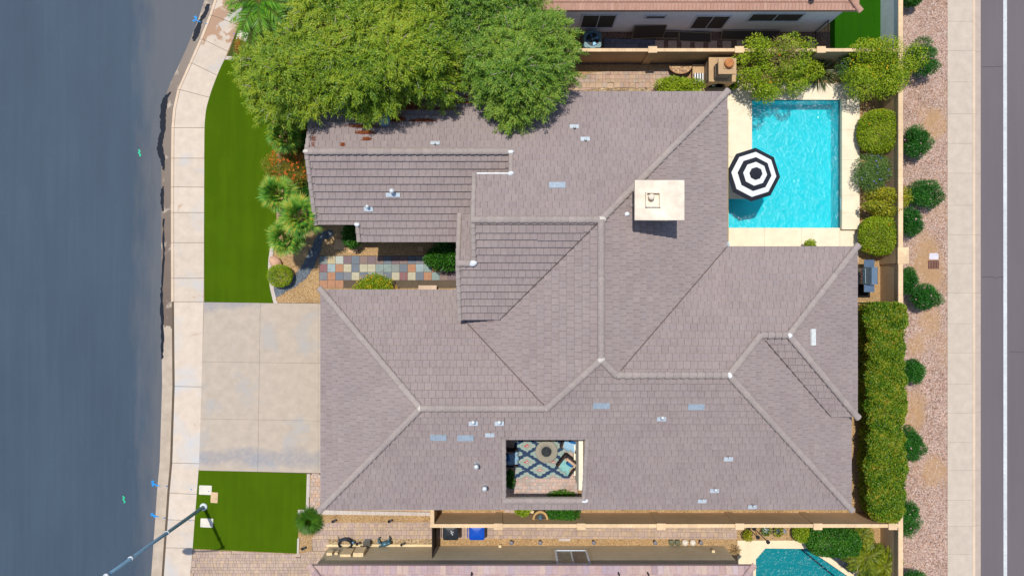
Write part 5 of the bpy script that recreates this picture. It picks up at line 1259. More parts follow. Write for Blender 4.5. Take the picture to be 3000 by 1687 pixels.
# flower pots by the hearth
POTD = plain('dark_pot', C(40,44,52,.6), .4)
def pot(label, px, py, r_, h_, mat, plantmat=None, flm=None, seed=1, base=.004, spread=1.5):
    c = at(px, py, h_); t = thing('flower_pot', label, 'flower pot', (c[0],c[1],base)); MB().lathe((c[0],c[1],base), [(r_*.7,0),(r_,h_),(r_*1.08,h_),(r_*1.08,h_+.03),(r_*.9,h_+.03),(r_*.88,h_-.03),(0,h_-.03)], 16).make('pot', mat, t, True)
    if plantmat:
        rg_ = np.random.default_rng(seed); p, d = shellpts(rg_, 260, (c[0],c[1],base+h_+.1), (r_*spread,r_*spread,.25), -.2, .7); leafmesh('foliage', p, d+rdir(rg_,len(p))*.6, rdir(rg_,len(p))+np.array([0,0,1.]), .08, .045, plantmat, t)
        if flm: p, d = shellpts(rg_, 60, (c[0],c[1],base+h_+.16), (r_*1.2,r_*1.2,.22), .2, .1); leafmesh('flower', p, rdir(rg_,len(p)), d, .09, .08, flm, t, 0)
    return t
# ============================================================= PARASOL by the pool
c = at(2209,511,2.3); UD = plain('parasol_navy', C(46,50,62,.6), .9, var=.08); UW = plain('parasol_white', C(240,240,240,.85), .9, var=.03)
um = thing('parasol', 'black and white ringed octagonal parasol standing beside the pool steps', 'parasol', (c[0],c[1],.02))
rings = [0,.235,.44,.63,.835,1.0]; Rm = 1.335
for k in range(5):
    b = MB()
    for i in range(8):
        a0, a1 = R(90-5+45*i), R(90-5+45*(i+1)); V = []
        for f_, a in ((rings[k],a0),(rings[k+1],a0),(rings[k+1],a1),(rings[k],a1)): V.append((c[0]+Rm*f_*math.cos(a), c[1]+Rm*f_*math.sin(a), 2.62-.42*f_**1.15))
        b.add(V if k else V[1:] and [V[0],V[1],V[2]], [(0,1,2,3)] if k else [(0,1,2)])
    b.make('canopy_panel', UD if k % 2 == 0 else UW, um)
MB().lathe((c[0],c[1],2.60), [(.30,.03),(.02,.10),(.02,.14),(0,.15)], 8, ang=R(85)).make('vent_cap', UD, um)
MB().tube([(c[0],c[1],.02),(c[0],c[1],2.55)], .022, 8).make('pole', WFRAME, um); MB().lathe((c[0],c[1],.02), [(.26,0),(.26,.05),(.05,.09),(.05,.3),(0,.3)], 20).make('base', POTD, um)
for i in range(8): a = R(85+45*i); MB().tube([(c[0],c[1],2.58),(c[0]+Rm*math.cos(a)*.98,c[1]+Rm*math.sin(a)*.98,2.185)], .008, 4).make('rib', IRON, um)
# ============================================================= GRILL
ST = plain('stainless', C(150,176,196,.75), .28, .85, var=.08, scale=3); STD = plain('stainless_dark', C(70,90,96,.6), .35, .7)
gx, gy = 18.45, at(0,808,1.0)[1]
gr = thing('gas_grill', 'stainless steel gas grill with side shelves on the gravel beside the boundary wall', 'grill', (gx,gy,0))
MB().box(gx-.26,gy-.44,.12,gx+.27,gy+.44,.78).make('cabinet', STD, gr)
for s_ in (-1,1): MB().box(gx-.285,gy+s_*.22-.20,.16,gx-.262,gy+s_*.22+.20,.62).make('door', ST, gr)
b = MB(); P_ = [(gx-.27,.80),(gx-.24,.98),(gx-.08,1.13),(gx+.20,1.15),(gx+.29,1.02),(gx+.29,.80)]; n = 6
b.add([(x,gy-.44,z) for x,z in P_]+[(x,gy+.44,z) for x,z in P_], [tuple(range(n)),tuple(range(n,2*n))[::-1]]+[(i,i+n,(i+1)%n+n,(i+1)%n) for i in range(n)]); b.make('lid', ST, gr)
MB().tube([(gx-.33,gy-.38,.99),(gx-.33,gy+.38,.99)], .018, 8).make('lid_handle', ST, gr)
MB().box(gx-.36,gy-.43,.66,gx-.262,gy+.43,.79).make('control_panel', STD, gr)
for k in range(5): MB().tube([(gx-.40,gy-.32+.16*k,.73),(gx-.358,gy-.32+.16*k,.73)], .03, 10).make('knob', plain('red_knob', C(170,90,90,.7)), gr)
for s_ in (-1,1): MB().box(gx-.30,gy+s_*.64-.19,.78,gx+.22,gy+s_*.64+.19,.83).make('side_shelf', ST, gr)
for x_ in (-.24,.22):
    for y_ in (-.40,.40): MB().lathe((gx+x_,gy+y_,0), [(.045,0),(.045,.12)], 10).make('caster', POTD, gr)
solo(MB().rbox((gx-.05,gy-.45,.006),(.95,1.35,.02),.05), 'grill_shade', plain('shade_black', C(30,28,28,.5), .8), 'black sheet standing in for the shade under the stainless grill', 'mat')  # grill's ground shade laid in as a thin black sheet
LB = plain('stone_block', C(168,166,156,.7))
for i, (dx_, dy_) in enumerate([(-.72,.52),(-.66,.40),(-.74,.28),(-.70,.15),(-.75,.02),(-.72,-.42),(-.70,-.56),(-.72,-.72)]):
    solo(MB().obox((gx+dx_,gy+dy_,.045),(.13,.10,.08),rz=i*.3), 'edging_stone', LB, 'small grey edging block in the row on the gravel in front of the grill', 'edging stone', 'edging blocks beside the grill')
# ============================================================= STREET LAMP
LM = plain('lamp_steel', C(126,166,192,.8), .4, .2, var=.08); LMW = plain('lamp_band', C(226,232,236,.85), .4)
bx_, by_ = xy(598,1483)
lp_ = thing('street_lamp', 'tall blue grey street lamp post with curved arm rising from the lawn edge', 'street lamp', (bx_,by_,.03))
MB().lathe((bx_,by_,.03), [(.20,0),(.20,.05),(.15,.09),(.13,.10)], 16).make('base_plate', LMW, lp_, True)
MB().tube([(bx_,by_,.08),(bx_,by_,4),(bx_,by_,8.7)], [.10,.085,.065], 14).make('pole', LM, lp_, True)
for z in (3.85,6.9,8.66): MB().lathe((bx_,by_,z), [(.108,0),(.108,.08)], 14).make('band', LMW, lp_, True)
MB().tube([(bx_,by_,8.6),(bx_-.05,by_,8.9),(bx_-.35,by_-.06,9.15),(bx_-1.0,by_-.1,9.22),(bx_-1.6,by_-.1,9.22)], [.05,.045,.04,.035,.03], 8).make('arm', LM, lp_, True)
MB().lathe((bx_-1.85,by_-.1,9.14), [(0,0),(.17,.04),(.19,.1),(.12,.18),(0,.2)], 14, sx=1.9, sy=1.0).make('lamp_head', LM, lp_, True)
# ============================================================= BINS, GATE, SIDE PATH
def wbin(label, px, mat, w_=.66):
    x = (px-1500)*.01747; y = -12.53; t = thing('wheeled_bin', label, 'bin', (x,y,.022)); z = .022
    b = MB(); a, c_ = w_*.40, .27
    b.add([(x-a,y-c_,z+.1),(x+a,y-c_,z+.1),(x+a,y+c_,z+.1),(x-a,y+c_,z+.1),(x-w_/2,y-.36,z+.95),(x+w_/2,y-.36,z+.95),(x+w_/2,y+.36,z+.95),(x-w_/2,y+.36,z+.95)], [(0,3,2,1),(4,5,6,7),(0,1,5,4),(1,2,6,5),(2,3,7,6),(3,0,4,7)]); b.make('body', mat, t)
    MB().rbox((x+.03,y,z+.952),(w_+.14,.76,.07),.09,0,3,.97,.05).make('lid', mat, t, True)
    MB().tube([(x-w_/2-.12,y-.28,z+.93),(x-w_/2-.12,y+.28,z+.93)], .02, 8).make('handle', mat, t)
    for s_ in (-1,1): MB().tube([(x-w_/2+.04,y+s_*.30,z+.12),(x-w_/2+.04,y+s_*.36,z+.12)], .12, 14).make('wheel', POTD, t)
    return t, x, y
bk, x, y = wbin('black wheeled bin beside the side gate with white mark on its lid', 1318, plain('bin_black', C(50,56,64,.6), .45, var=.1)); q = MB()
for dx_, dy_, w_, h_ in ((.05,-.02,.03,.16),(.05,.05,.14,.03),(.05,-.03,.12,.03),(.12,-.10,.03,.1)): q.box(x+dx_,y+dy_,1.092,x+dx_+w_,y+dy_+h_,1.096)
q.make('lid_mark', WFRAME, bk)
wbin('bright blue wheeled bin on the side path', 1395, plain('bin_blue', C(16,88,206,.7), .4, var=.06))
gt = thing('side_gate', 'dark wooden side gate between the garden wall and the olive house', 'gate', (-3.99,-12.8,0))
for i in range(9): MB().box(-4.02,-12.02-.168*(i+1)+.006,.05,-3.985,-12.02-.168*i,1.78).make('board', plain('gate_wood', C(74,60,48,.6), .8, var=.2, isl=.15), gt)
for z in (.3,1.5): MB().box(-3.984,-13.53,z,-3.955,-12.03,z+.09).make('rail', MATS['gate_wood'], gt)
MB().tube([(-3.95,-13.4,1.05),(-3.95,-13.4,1.2)], .015, 8).make('latch', LMW, gt)
SPOT = plain('spot_black', C(44,50,60,.6), .5)
def spot(px, py, label, ang=0):
    c = at(px, py, .1); t = thing('garden_spotlight', label, 'garden light', (c[0],c[1],.004)); MB().tube([(c[0],c[1],.004),(c[0],c[1],.13)], .012, 6).make('stake', SPOT, t)
    MB().obox((c[0]-.06,c[1]-.05,.17),(.10,.10,.09),ang,.5).make('lamp_head', SPOT, t); MB().obox((c[0]+.07,c[1]+.01,.17),(.10,.12,.09),ang+.4,-.3).make('lamp_head', SPOT, t)
spot(979,1523,'twin headed black garden spotlight at the planted end of the gravel strip'); spot(1143,1523,'twin headed black garden spotlight on the gravel strip nearer the bins')
spot(1050,1589,'black garden spotlight between the hose reel and the grey box'); spot(1180,1591,'black garden spotlight on gravel beside the crouching statue'); spot(890,1603,'lone black garden spotlight in gravel below the round grass plant')
# hose reel
HOSE = plain('hose_dark', C(56,64,74,.6), .5); c = at(1010,1592,.35); hr = thing('hose_reel', 'coiled dark hose on a round reel by the olive wall', 'hose', (c[0],c[1],.006))
for k in range(4):
    r_ = .36-.03*(k%2); MB().tube([(c[0]+r_*math.cos(a), c[1]+.27*math.sin(a)-.02*k, .06+.055*k+.10*(1+math.sin(a))) for a in np.linspace(0,6.283,25)], .03, 6, False).make('hose_coil', HOSE, hr, True)
MB().tube([(c[0]-.4,c[1]+.3,.006),(c[0]-.38,c[1]+.15,.1),(c[0]-.3,c[1],.2)], .02, 6).make('hose_end', HOSE, hr); MB().lathe((c[0]+.42,c[1]+.03,.006), [(.06,0),(.06,.25),(.08,.26),(.05,.33),(0,.34)], 12).make('spigot', LM, hr, True)
c = at(1074,1592,.4); mbx = thing('utility_pedestal', 'grey metal utility box standing on gravel between hose and statue', 'utility box', (c[0],c[1],.006))
MB().box(c[0]-.15,c[1]-.13,.006,c[0]+.15,c[1]+.13,.40).make('body', plain('box_grey', C(150,156,160,.7), .5), mbx); MB().add([(c[0]-.18,c[1]-.15,.40),(c[0]+.18,c[1]-.15,.40),(c[0]+.18,c[1]+.15,.50),(c[0]-.18,c[1]+.15,.50),(c[0]-.18,c[1]-.15,.38),(c[0]+.18,c[1]-.15,.38)], [(0,1,2,3),(4,5,1,0)]).make('lid', plain('lid_grey', C(110,106,98,.7), .6), mbx)
# statue: crouching frog-like figure, one mesh
c = at(1128,1592,.3); BRZ = plain('patina_bronze', C(96,138,156,.7), .45, .4, var=.2)
b = MB(); X_, Y_ = c[0], c[1]
b.blob((X_,Y_,.28), .22, .15, .17, 2, 12, 8, .08); b.blob((X_+.22,Y_+.07,.40), .11, .10, .09, 4, 10, 6, .06)
for s_, q in ((-1,[(X_-.16,Y_+.02,.28),(X_-.33,Y_+.10,.42),(X_-.36,Y_+.22,.20),(X_-.30,Y_+.24,.02)]),(1,[(X_+.15,Y_+.08,.25),(X_+.24,Y_+.26,.28),(X_+.20,Y_+.30,.02)]),(0,[(X_-.14,Y_-.10,.25),(X_-.28,Y_-.14,.30),(X_-.24,Y_-.16,.02)]),(2,[(X_+.12,Y_-.06,.22),(X_+.16,Y_-.12,.02)])): b.tube(q, [.07,.055,.045,.05][:len(q)], 8)
b.tube([(X_+.27,Y_+.10,.47),(X_+.28,Y_+.12,.53)], [.03,.02], 6); b.tube([(X_+.19,Y_+.12,.47),(X_+.18,Y_+.14,.53)], [.03,.02], 6)
st_ = thing('frog_statue', 'patina bronze crouching animal statue on the gravel bed', 'statue', (X_,Y_,.006)); b.make('figure', BRZ, st_, True)
rg = random.Random(5); FLAG = plain('ledge_stone', C(222,180,132,.75), .9, var=.15, isl=.12)
for i in range(14):
    px = 968+i*21.5; a = at(px,1604); w_ = rg.uniform(.30,.37); h_ = rg.uniform(.16,.24)
    solo(MB().prism([(a[0]-w_/2,a[1]-h_/2),(a[0]+w_/2-.04,a[1]-h_/2+.02),(a[0]+w_/2,a[1]+h_/2-.03),(a[0]-w_/2+.05,a[1]+h_/2)], .006, .07+rg.uniform(0,.03)), 'border_stone', FLAG, 'flat tan border stone in the row along the olive house wall', 'border stone', 'border stones along the olive wall')
GBOL = plain('bollard_grey', C(150,148,156,.7), .6)
for px, where in ((1498,'nearest the bins'),(1583,'just short of the green window'),(1740,'just past the green window'),(1921,'beside the square planters'),(2055,'beside the white globes')):
    c = at(px,1591,.35); t = thing('bollard_light', 'short grey bollard light on gravel '+where, 'bollard light', (c[0],c[1],.004)); MB().lathe((c[0],c[1],.004), [(.07,0),(.07,.26)], 14).make('post', SPOT, t, True); MB().lathe((c[0],c[1],.264), [(.105,0),(.11,.03),(.10,.06),(0,.075)], 16).make('cap', GBOL, t, True)
for px, nx in ((1969,'next to the bollard'),(1987,'next to the white globe')):
    c = at(px,1591,.25); t = thing('square_planter', 'square green glazed planter '+nx+' by the olive wall', 'planter', (c[0],c[1],.004)); MB().rbox((c[0],c[1],.004),(.27,.25,.24),.05,0,3,1.0).make('pot', plain('glaze_green', C(126,140,120,.7), .3, var=.15), t, True); MB().blob((c[0],c[1],.25), .08,.08,.06,int(px)).make('succulent', plain('succ', C(150,130,80,.7)), t, True)
for px, nx in ((2007,'next to the square planters'),(2030,'next to the bollard light')):
    c = at(px,1589,.2); solo(MB().blob((c[0],c[1],.18), .175,.175,.175,3,20,14,0), 'garden_globe', plain('white_globe', C(236,224,206,.85), .5), 'cream round garden globe '+nx, 'garden globe', smooth=True)
solo(MB().box(*at(1637,1576), *at(1671,1584,.06)), 'splash_block', EDGE, 'pale concrete splash block beside the paver path under the green window', 'splash block')
# wall fountain
c = at(1582,1506,.6); FC = plain('fountain_stone', C(214,172,112,.75), .85, var=.12); FD = plain('fountain_dark', C(96,84,70,.6), .7, var=.2)
X_, Y_ = c[0], -11.55; fo = thing('wall_fountain', 'half round tan stone fountain against the garden wall between green shrubs', 'fountain', (X_,Y_,0))
A_ = np.linspace(0,math.pi,17)
MB().prism([(X_+.46*math.cos(a), -11.70+.62*math.sin(a)) for a in A_], 0, .42).make('basin', FC, fo); MB().prism([(X_+.38*math.cos(a), -11.70+.50*math.sin(a)) for a in A_], .42, .43).make('basin_water', FD, fo)
MB().prism([(X_+.36*math.cos(a), -11.83+.40*math.sin(a)) for a in A_], .43, 1.0).make('back_column', FD, fo); MB().prism([(X_+.40*math.cos(a), -11.83+.44*math.sin(a)) for a in A_], 1.0, 1.08).make('upper_bowl', FC, fo); MB().prism([(X_+.30*math.cos(a), -11.82+.32*math.sin(a)) for a in A_], 1.08, 1.09).make('upper_water', FD, fo); MB().lathe((X_,-11.72,1.09), [(.11,0),(.12,.05),(.06,.14),(.07,.2),(0,.24)], 14).make('spout', LM, fo, True)
MB().prism([(X_+.50*math.cos(a), -11.66-.10*math.sin(a)) for a in A_]+[(X_-.5,-11.6),(X_+.5,-11.6)], .42, .47).make('rim', BOXC, fo)
# ============================================================= FRONT YARD THINGS
LID = plain('meter_lid', C(232,224,208,.82), .8, var=.06); LIDT = plain('meter_lid_tan', C(224,192,150,.8), .8, var=.06)
def lid(px, py, w_, h_, ang, mat, label, z=.03):
    c = at(px, py); t = thing('meter_box', label, 'meter box', (c[0],c[1],z)); MB().rbox((c[0],c[1],z),(w_*.018,h_*.018,.03),.04,R(ang)).make('lid_frame', mat, t); MB().rbox((c[0],c[1],z+.03),(w_*.018-.07,h_*.018-.07,.012),.03,R(ang)).make('lid', mat, t); MB().lathe((c[0]+w_*.005,c[1]-h_*.002,z+.042), [(.03,0),(.03,.006)], 8).make('lid_plug', GBOL, t)
lid(603,1434,37,27,-2,LID,'cream meter box lid touching the small tan one on the lawn'); lid(629,1456,21,31,-3,LIDT,'small tan meter box lid beside the cream one'); lid(607,1530,37,26,-2,LID,'cream meter box lid crossed by the lamp post shadow'); lid(711,107,31,26,-17,LID,'white meter box lid at the sidewalk edge under the palm fronds',.027)
c = at(2735,751); solo(MB().rbox((c[0],c[1],.006),(.49,.33,.03),.06), 'utility_cover', plain('pale_lid', C(228,222,232,.85), .6), 'pale plastic utility lid on bare soil of the verge', 'utility lid')
c = at(2734,775); t = thing('milk_crate_grate', 'rusty red grid grate on bare soil next to the pale lid', 'grate', (c[0],c[1],.006)); GRT = plain('grate_plum', C(120,70,84,.7), .7)
for k in range(7): MB().box(c[0]-.27+.085*k,c[1]-.21,.006,c[0]-.25+.085*k,c[1]+.21,.05).make('bar', GRT, t)
for k in range(6): MB().box(c[0]-.28,c[1]-.21+.08*k,.051,c[0]+.28,c[1]-.19+.08*k,.065).make('bar', GRT, t)
ROCK = plain('boulder_pink', C(226,180,150,.78), .9, var=.12, scale=4, b=.02)
c = at(806,768,.2); solo(MB().blob((c[0],c[1],.18), .34,.30,.26,5,14,9,.2), 'boulder', ROCK, 'pale pink boulder on the mow strip beside the clipped round shrub', 'boulder', smooth=False)
c = at(820,622,.2); solo(MB().blob((c[0],c[1],.15), .22,.24,.24,6,12,8,.2), 'boulder', ROCK, 'pink boulder half hidden between the fan palms', 'boulder')
c = at(826,640,.2); solo(MB().blob((c[0]+.1,c[1]-.1,.12), .24,.20,.18,9,12,8,.2), 'boulder', plain('boulder_grey', C(180,150,140,.7), .9, var=.15), 'greyish boulder at the foot of the largest fan palm', 'boulder')
FLST = plain('flagstone_tan', C(222,182,136,.78), .9, var=.08)
for q, lb in (([(986,700),(1010,705),(1012,733),(978,730)],'tan flagstone step beside the shaded shrub'),([(1020,730),(1050,731),(1049,743),(1022,741)],'narrow tan flagstone in gravel above the slate walk'),([(1225,722),(1240,722),(1240,736),(1225,736)],'dark flagstone in the eave shade beside the entry bush')):
    solo(MB().prism([xy(*p) for p in q], .004, .06), 'flagstone', FLST, lb, 'flagstone')
bn = thing('stone_bench', 'pale stone bench on gravel between the garage roof and slate walk', 'bench', (*xy(1252,846),0)); a, c_ = at(1226,866,.45), at(1279,836,.45)
MB().box(a[0],a[1],.38,c_[0],c_[1],.45).make('seat', plain('bench_stone', C(224,196,170,.8), .85, var=.08), bn)
for x_ in (a[0]+.12, c_[0]-.24): MB().box(x_,a[1]+.06,.0,x_+.12,c_[1]-.06,.379).make('leg', MATS['bench_stone'], bn)
# south neighbour patio things
for px, py, px2, py2, z, nx in ((2218,1571,2208,1546,1.3,'shorter'),(2248,1585,2210,1546,1.9,'taller')):
    a = at(px, py, z); ORGX = at(px,py,z); t = thing('torch_lamp', nx+' black garden torch standing on the cream patio', 'torch', (a[0],a[1],.02)); MB().tube([(a[0],a[1],.02),(a[0],a[1],z)], .022, 8).make('pole', SPOT, t); MB().lathe((a[0],a[1],z), [(.03,0),(.085,.03),(.095,.12),(.08,.14),(.02,.16),(0,.2)], 14).make('torch_head', SPOT, t, True); MB().lathe((a[0],a[1],.02), [(.12,0),(.12,.03),(.02,.05)], 14).make('base', SPOT, t)
LNG = plain('lounge_grey', C(66,72,84,.6), .8, var=.08)
for px, py, lb in ((2456,1632,'charcoal lounger nearer the hedge beside the dark pool'),(2480,1652,'charcoal lounger beside the feathery cycads')):
    c = at(px, py, .35); ang = R(-35); t = thing('sun_lounger', lb, 'lounger', (c[0],c[1],.02)); M_ = Matrix.Translation((c[0],c[1],0)) @ Matrix.Rotation(ang,4,'Z')
    MB().obox(M_ @ Vector((0,0,.32)),(.42,.46,.06),ang).make('seat', LNG, t); MB().obox(M_ @ Vector((.30,0,.48)),(.30,.46,.05),ang,0,R(-50)).make('backrest', LNG, t)
    for s_ in (-.17,.17):
        for q in (-.17,.17): v = M_ @ Vector((s_,q,0)); MB().box(v[0]-.02,v[1]-.02,.02,v[0]+.02,v[1]+.02,.29).make('leg', SPOT, t)
# ============================================================= VEGETATION
L_WIL = leafmat('willow_leaf', [C(38,82,22,.92), C(84,124,28,.98), C(124,152,32,1.0), C(152,168,40,1.0), C(178,180,56,1.0)], .2, clump=.55)
L_WIL2 = leafmat('willow_leaf_cool', [C(36,80,28,.92), C(74,118,36,.98), C(108,146,44,1.0), C(138,162,54,1.0), C(160,172,72,1.0)], .2, clump=.6)
L_DEEP = leafmat('deep_leaf', [C(22,62,16,0.83), C(44,98,22,0.85), C(66,124,28,0.90), C(96,146,42,0.99)], .2, .35)
L_OLE = leafmat('oleander_leaf', [C(20,66,20,0.83), C(36,98,26,0.85), C(56,120,34,0.90), C(84,140,52,0.99)], .2, .35)
L_LIME = leafmat('lime_leaf', [C(70,104,10,0.83), C(118,146,20,0.90), C(150,170,30,0.99), C(176,184,48,1.02)], .2)
L_YEL = leafmat('yellowing_leaf', [C(84,106,20,0.83), C(128,140,26,0.90), C(162,158,36,0.99), C(196,176,50,1.02)], .2)
L_HEDGE = leafmat('hedge_leaf', [C(30,72,14,0.83), C(66,112,20,0.85), C(104,140,28,0.90), C(146,154,40,0.99), C(176,140,50,0.99)], .2, .3, 1.5)
L_BLUE = leafmat('plumbago_leaf', [C(48,86,36,0.83), C(82,118,50,0.85), C(110,142,70,0.90), C(140,160,92,0.99)], .2)
L_PALM = leafmat('palm_leaf', [C(36,104,34,.8), C(70,136,44,.85), C(108,160,54,.9), C(150,172,60,.9), C(200,178,66,.85)], .2, .5, 1.0)
L_QUEEN = leafmat('queen_leaf', [C(40,96,12,0.70), C(76,140,22,0.74), C(110,164,34,0.78), C(150,180,44,0.81)], .2, .35)
L_CYC = leafmat('cycad_leaf', [C(56,84,10,0.70), C(98,120,18,0.74), C(140,150,30,0.78), C(168,166,44,0.81)], .2, .35)
L_RED = leafmat('firebush_leaf', [C(70,104,24,.8), C(116,136,36,.85), C(156,140,44,.9), C(200,134,48,.9)], .2, .5, 2.0)
L_TUFT = leafmat('tuft_leaf', [C(44,90,10,0.68), C(74,124,22,0.74), C(104,148,34,0.78)], .2)
L_DRY = leafmat('dry_leaf', [C(120,64,36,.6), C(158,84,46,.65), C(186,110,64,.7)], .1, .8)
L_TWIG = leafmat('dry_twig', [C(150,120,80,.6), C(190,160,110,.7), C(206,176,130,.7)], .1, .8)
def fl(name, col): return plain('flower_'+name, col, .7, var=.1)
F_PINK, F_OR, F_YEL, F_VIO, F_WH, F_RED = fl('pink', C(236,176,190,.85)), fl('orange', C(236,116,40,.9)), fl('yellow', C(238,190,20,.85)), fl('violet', C(118,120,206,.8)), fl('white', C(244,244,236,.9)), fl('red', C(206,60,44,.8))
GB_ = plain('grey_branch', C(184,168,152,.8), .9, var=.2, scale=15)
G_TREES = 'willowy trees between the two houses'
tree('acacia_tree', 'yellow green willowy tree overhanging the lawn beside the palm', (*xy(845,225),0), [(756,190,52,5.2),(800,160,48,5.6),(872,105,52,6.0),(768,262,52,4.8),(832,215,72,6.6),(866,300,62,5.4),(792,318,46,4.6),(905,190,62,6.4),(905,262,60,5.8),(735,228,34,4.4),(840,345,34,4.2)], L_WIL, GB_, G_TREES, seed=1)
tree('acacia_tree', 'tall yellow green willowy tree with crown over the roof gable', (*xy(1090,180),0), [(985,150,75,7.0),(1060,95,78,7.4),(1140,160,82,7.6),(1050,215,76,7.0),(1120,262,60,6.2),(1085,302,46,5.4),(1050,305,36,5.2),(1215,215,72,6.6),(1275,235,62,5.8),(1230,130,72,7.2),(985,240,60,6.0),(1290,150,50,6.2),(1190,255,40,5.6),(965,275,42,5.2),(1300,272,34,5.0)], L_WIL, GB_, G_TREES, seed=2)
tree('acacia_tree', 'willowy tree standing alone over the roof slope beside the paver path', (*xy(1500,215),0), [(1500,120,76,6.2),(1580,110,70,6.0),(1430,170,66,5.8),(1510,205,80,6.8),(1600,190,68,6.0),(1440,235,60,5.6),(1560,270,64,5.8),(1490,290,60,5.6),(1500,340,40,5.0),(1640,150,46,5.2),(1630,100,44,5.2),(1395,215,40,5.2),(1450,290,32,5.0),(1640,215,38,4.8)], L_WIL2, GB_, G_TREES, seed=3)
tree('acacia_tree', 'green tree behind the others reaching the pink tiled roof', (*xy(1400,45),0), [(1330,40,70,6.0),(1410,60,66,5.8),(1470,20,66,5.8),(1545,25,50,5.2),(1380,-30,80,6.2),(1300,90,44,5.6),(1480,-60,70,6.0),(1575,70,34,4.6)], L_WIL2, GB_, G_TREES, seed=4)
tree('acacia_tree', 'tree at the back of the willowy clump beside the feather palm', (*xy(960,10),0), [(915,20,62,6.6),(980,30,76,7.0),(1070,10,72,7.0),(1160,30,74,7.0),(1230,30,66,6.6),(930,-60,80,6.8),(1100,-70,90,7.2),(1250,-50,80,6.6)], L_WIL, GB_, G_TREES, seed=5)
featherpalm('feather_palm', 'feather palm with arching fronds hanging over the sidewalk', 'palm', 760, 5, 3.0, 120, 3, L_QUEEN, None, 24, 30, .09, .26)
fanpalm('fan palm beside the roof gable and the tree', 833, 398, 2.5, 58, 11, L_PALM, 'fan palms in the front bed')
fanpalm('fan palm nearest the lawn beside the orange flowering shrub', 812, 566, 2.5, 62, 12, L_PALM, 'fan palms in the front bed')
fanpalm('largest fan palm touching the roof corner', 880, 632, 3.5, 72, 13, L_PALM, 'fan palms in the front bed', 30)
fanpalm('fan palm above the bare gravel and mow strip', 836, 694, 2.7, 62, 14, L_PALM, 'fan palms in the front bed')
shrub('fire_bush', 'feathery orange flowered shrub between the fan palms and the house', 'shrub', 852, 482, 66, 62, 1.5, L_RED, 9000, .11, .022, 13, 0, (F_OR, 170, .08), loose=.7, spread=.85)
shrub('fire_bush', 'dark shrub with red flowers in the tree shade beside the gable', 'shrub', 885, 395, 34, 58, 1.6, L_DEEP, 4200, .09, .04, 8, 0, (F_RED, 34, .09))
shrub('fire_bush', 'sparse orange grass like shrub at the sidewalk under the tree', 'shrub', 708, 140, 22, 30, .8, leafmat('orange_leaf', [C(150,110,30,.6), C(206,150,50,.7), C(226,160,70,.7)], .2), 900, .12, .02, 5)
shrub('bed_shrub', 'low green planting under the fan palms beside the house wall', 'shrub', 886, 556, 34, 40, .8, L_DEEP, 3000, .09, .04, 8, loose=.6)
shrub('round_shrub', 'clipped round shrub beside the pale boulder and black pebbles', 'shrub', 820, 808, 37, 33, .85, L_LIME, 6000, .06, .03, 0, .15, (F_VIO, 20, .04))
shrub('lantana_bush', 'yellow flowered mound between the slate walk and the garage eave', 'shrub', 1100, 838, 66, 40, .8, L_LIME, 7000, .065, .035, 10, 0, (F_YEL, 150, .05))
shrub('entry_bush', 'glossy green bush beside the entry porch and slate walk', 'shrub', 1300, 752, 60, 46, 1.5, L_DEEP, 7000, .10, .055, 10)
shrub('entry_bush', 'dark shaded bush under the wing eave beside the flagstone', 'shrub', 1030, 692, 34, 40, 1.2, L_DEEP, 3600, .09, .05, 7)
grasstuft('grass_tree', 'round spiky grass plant at the corner of the small lawn', 'grass plant', 893, 1541, .9, 42, 2, L_TUFT, 900, .022)
# back yard
shrub('citrus_bush', 'bright green bush between the mosaic table and the house eave', 'shrub', 1993, 262, 76, 40, 1.3, L_LIME, 11000, .085, .042, 12, loose=.6, spread=.8, lobe=(.34,.46))
t = shrub('flowering_shrub', 'loose climbing shrub with bare twigs over the fireplace and pool deck', 'shrub', 2262, 190, 118, 100, 2.6, L_LIME, 9500, .10, .05, 22, 0, (F_OR, 10, .06), loose=1.0, spread=.95, lobe=(.20,.34))
rg = np.random.default_rng(5); c = at(2292,160,2.2); p, d = shellpts(rg, 420, c, (.7,.8,.8), -.2, .7); leafmesh('dry_twig', p, d+rdir(rg,len(p))*.8, rdir(rg,len(p)), .3, .014, L_TWIG, t)
shrub('flowering_shrub', 'leafy branch patch spilling on the deck by the pool corner', 'shrub', 2250, 262, 46, 30, 1.3, L_LIME, 1800, .09, .05, 8, loose=.8)
shrub('flowering_shrub', 'low leafy shrub between the climber and the strappy plant', 'shrub', 2355, 215, 66, 50, 1.4, L_LIME, 3200, .09, .045, 14, loose=.9, spread=.95, lobe=(.22,.36))
grasstuft('strappy_plant', 'dark strappy leaved plant beside the garden wall near the pool corner', 'plant', 2425, 190, 1.2, 62, 4, leafmat('strap_leaf', [C(56,80,40,.5), C(96,116,60,.55), C(150,156,90,.6)], .2), 130, .05)
c = at(2358,180,.9); gw = thing('garden_chair', 'cream round garden chair half hidden by the shrubs at the wall', 'chair', (c[0],c[1],0)); CHM = plain('cream_plastic', C(224,214,190,.8), .5)
MB().lathe((c[0],c[1],.40), [(.20,0),(.24,.03),(.22,.05),(0,.04)], 18).make('seat', CHM, gw, True); MB().tube([(c[0]+.27*math.cos(a), c[1]+.2*math.sin(a), .85) for a in np.linspace(-.3,3.44,14)], .03, 6).make('backrest', CHM, gw, True)
for a in (.7,2.4,3.9,5.5): MB().tube([(c[0]+.22*math.cos(a),c[1]+.2*math.sin(a),0),(c[0]+.2*math.cos(a),c[1]+.17*math.sin(a),.42)], .02, 6).make('leg', CHM, gw)
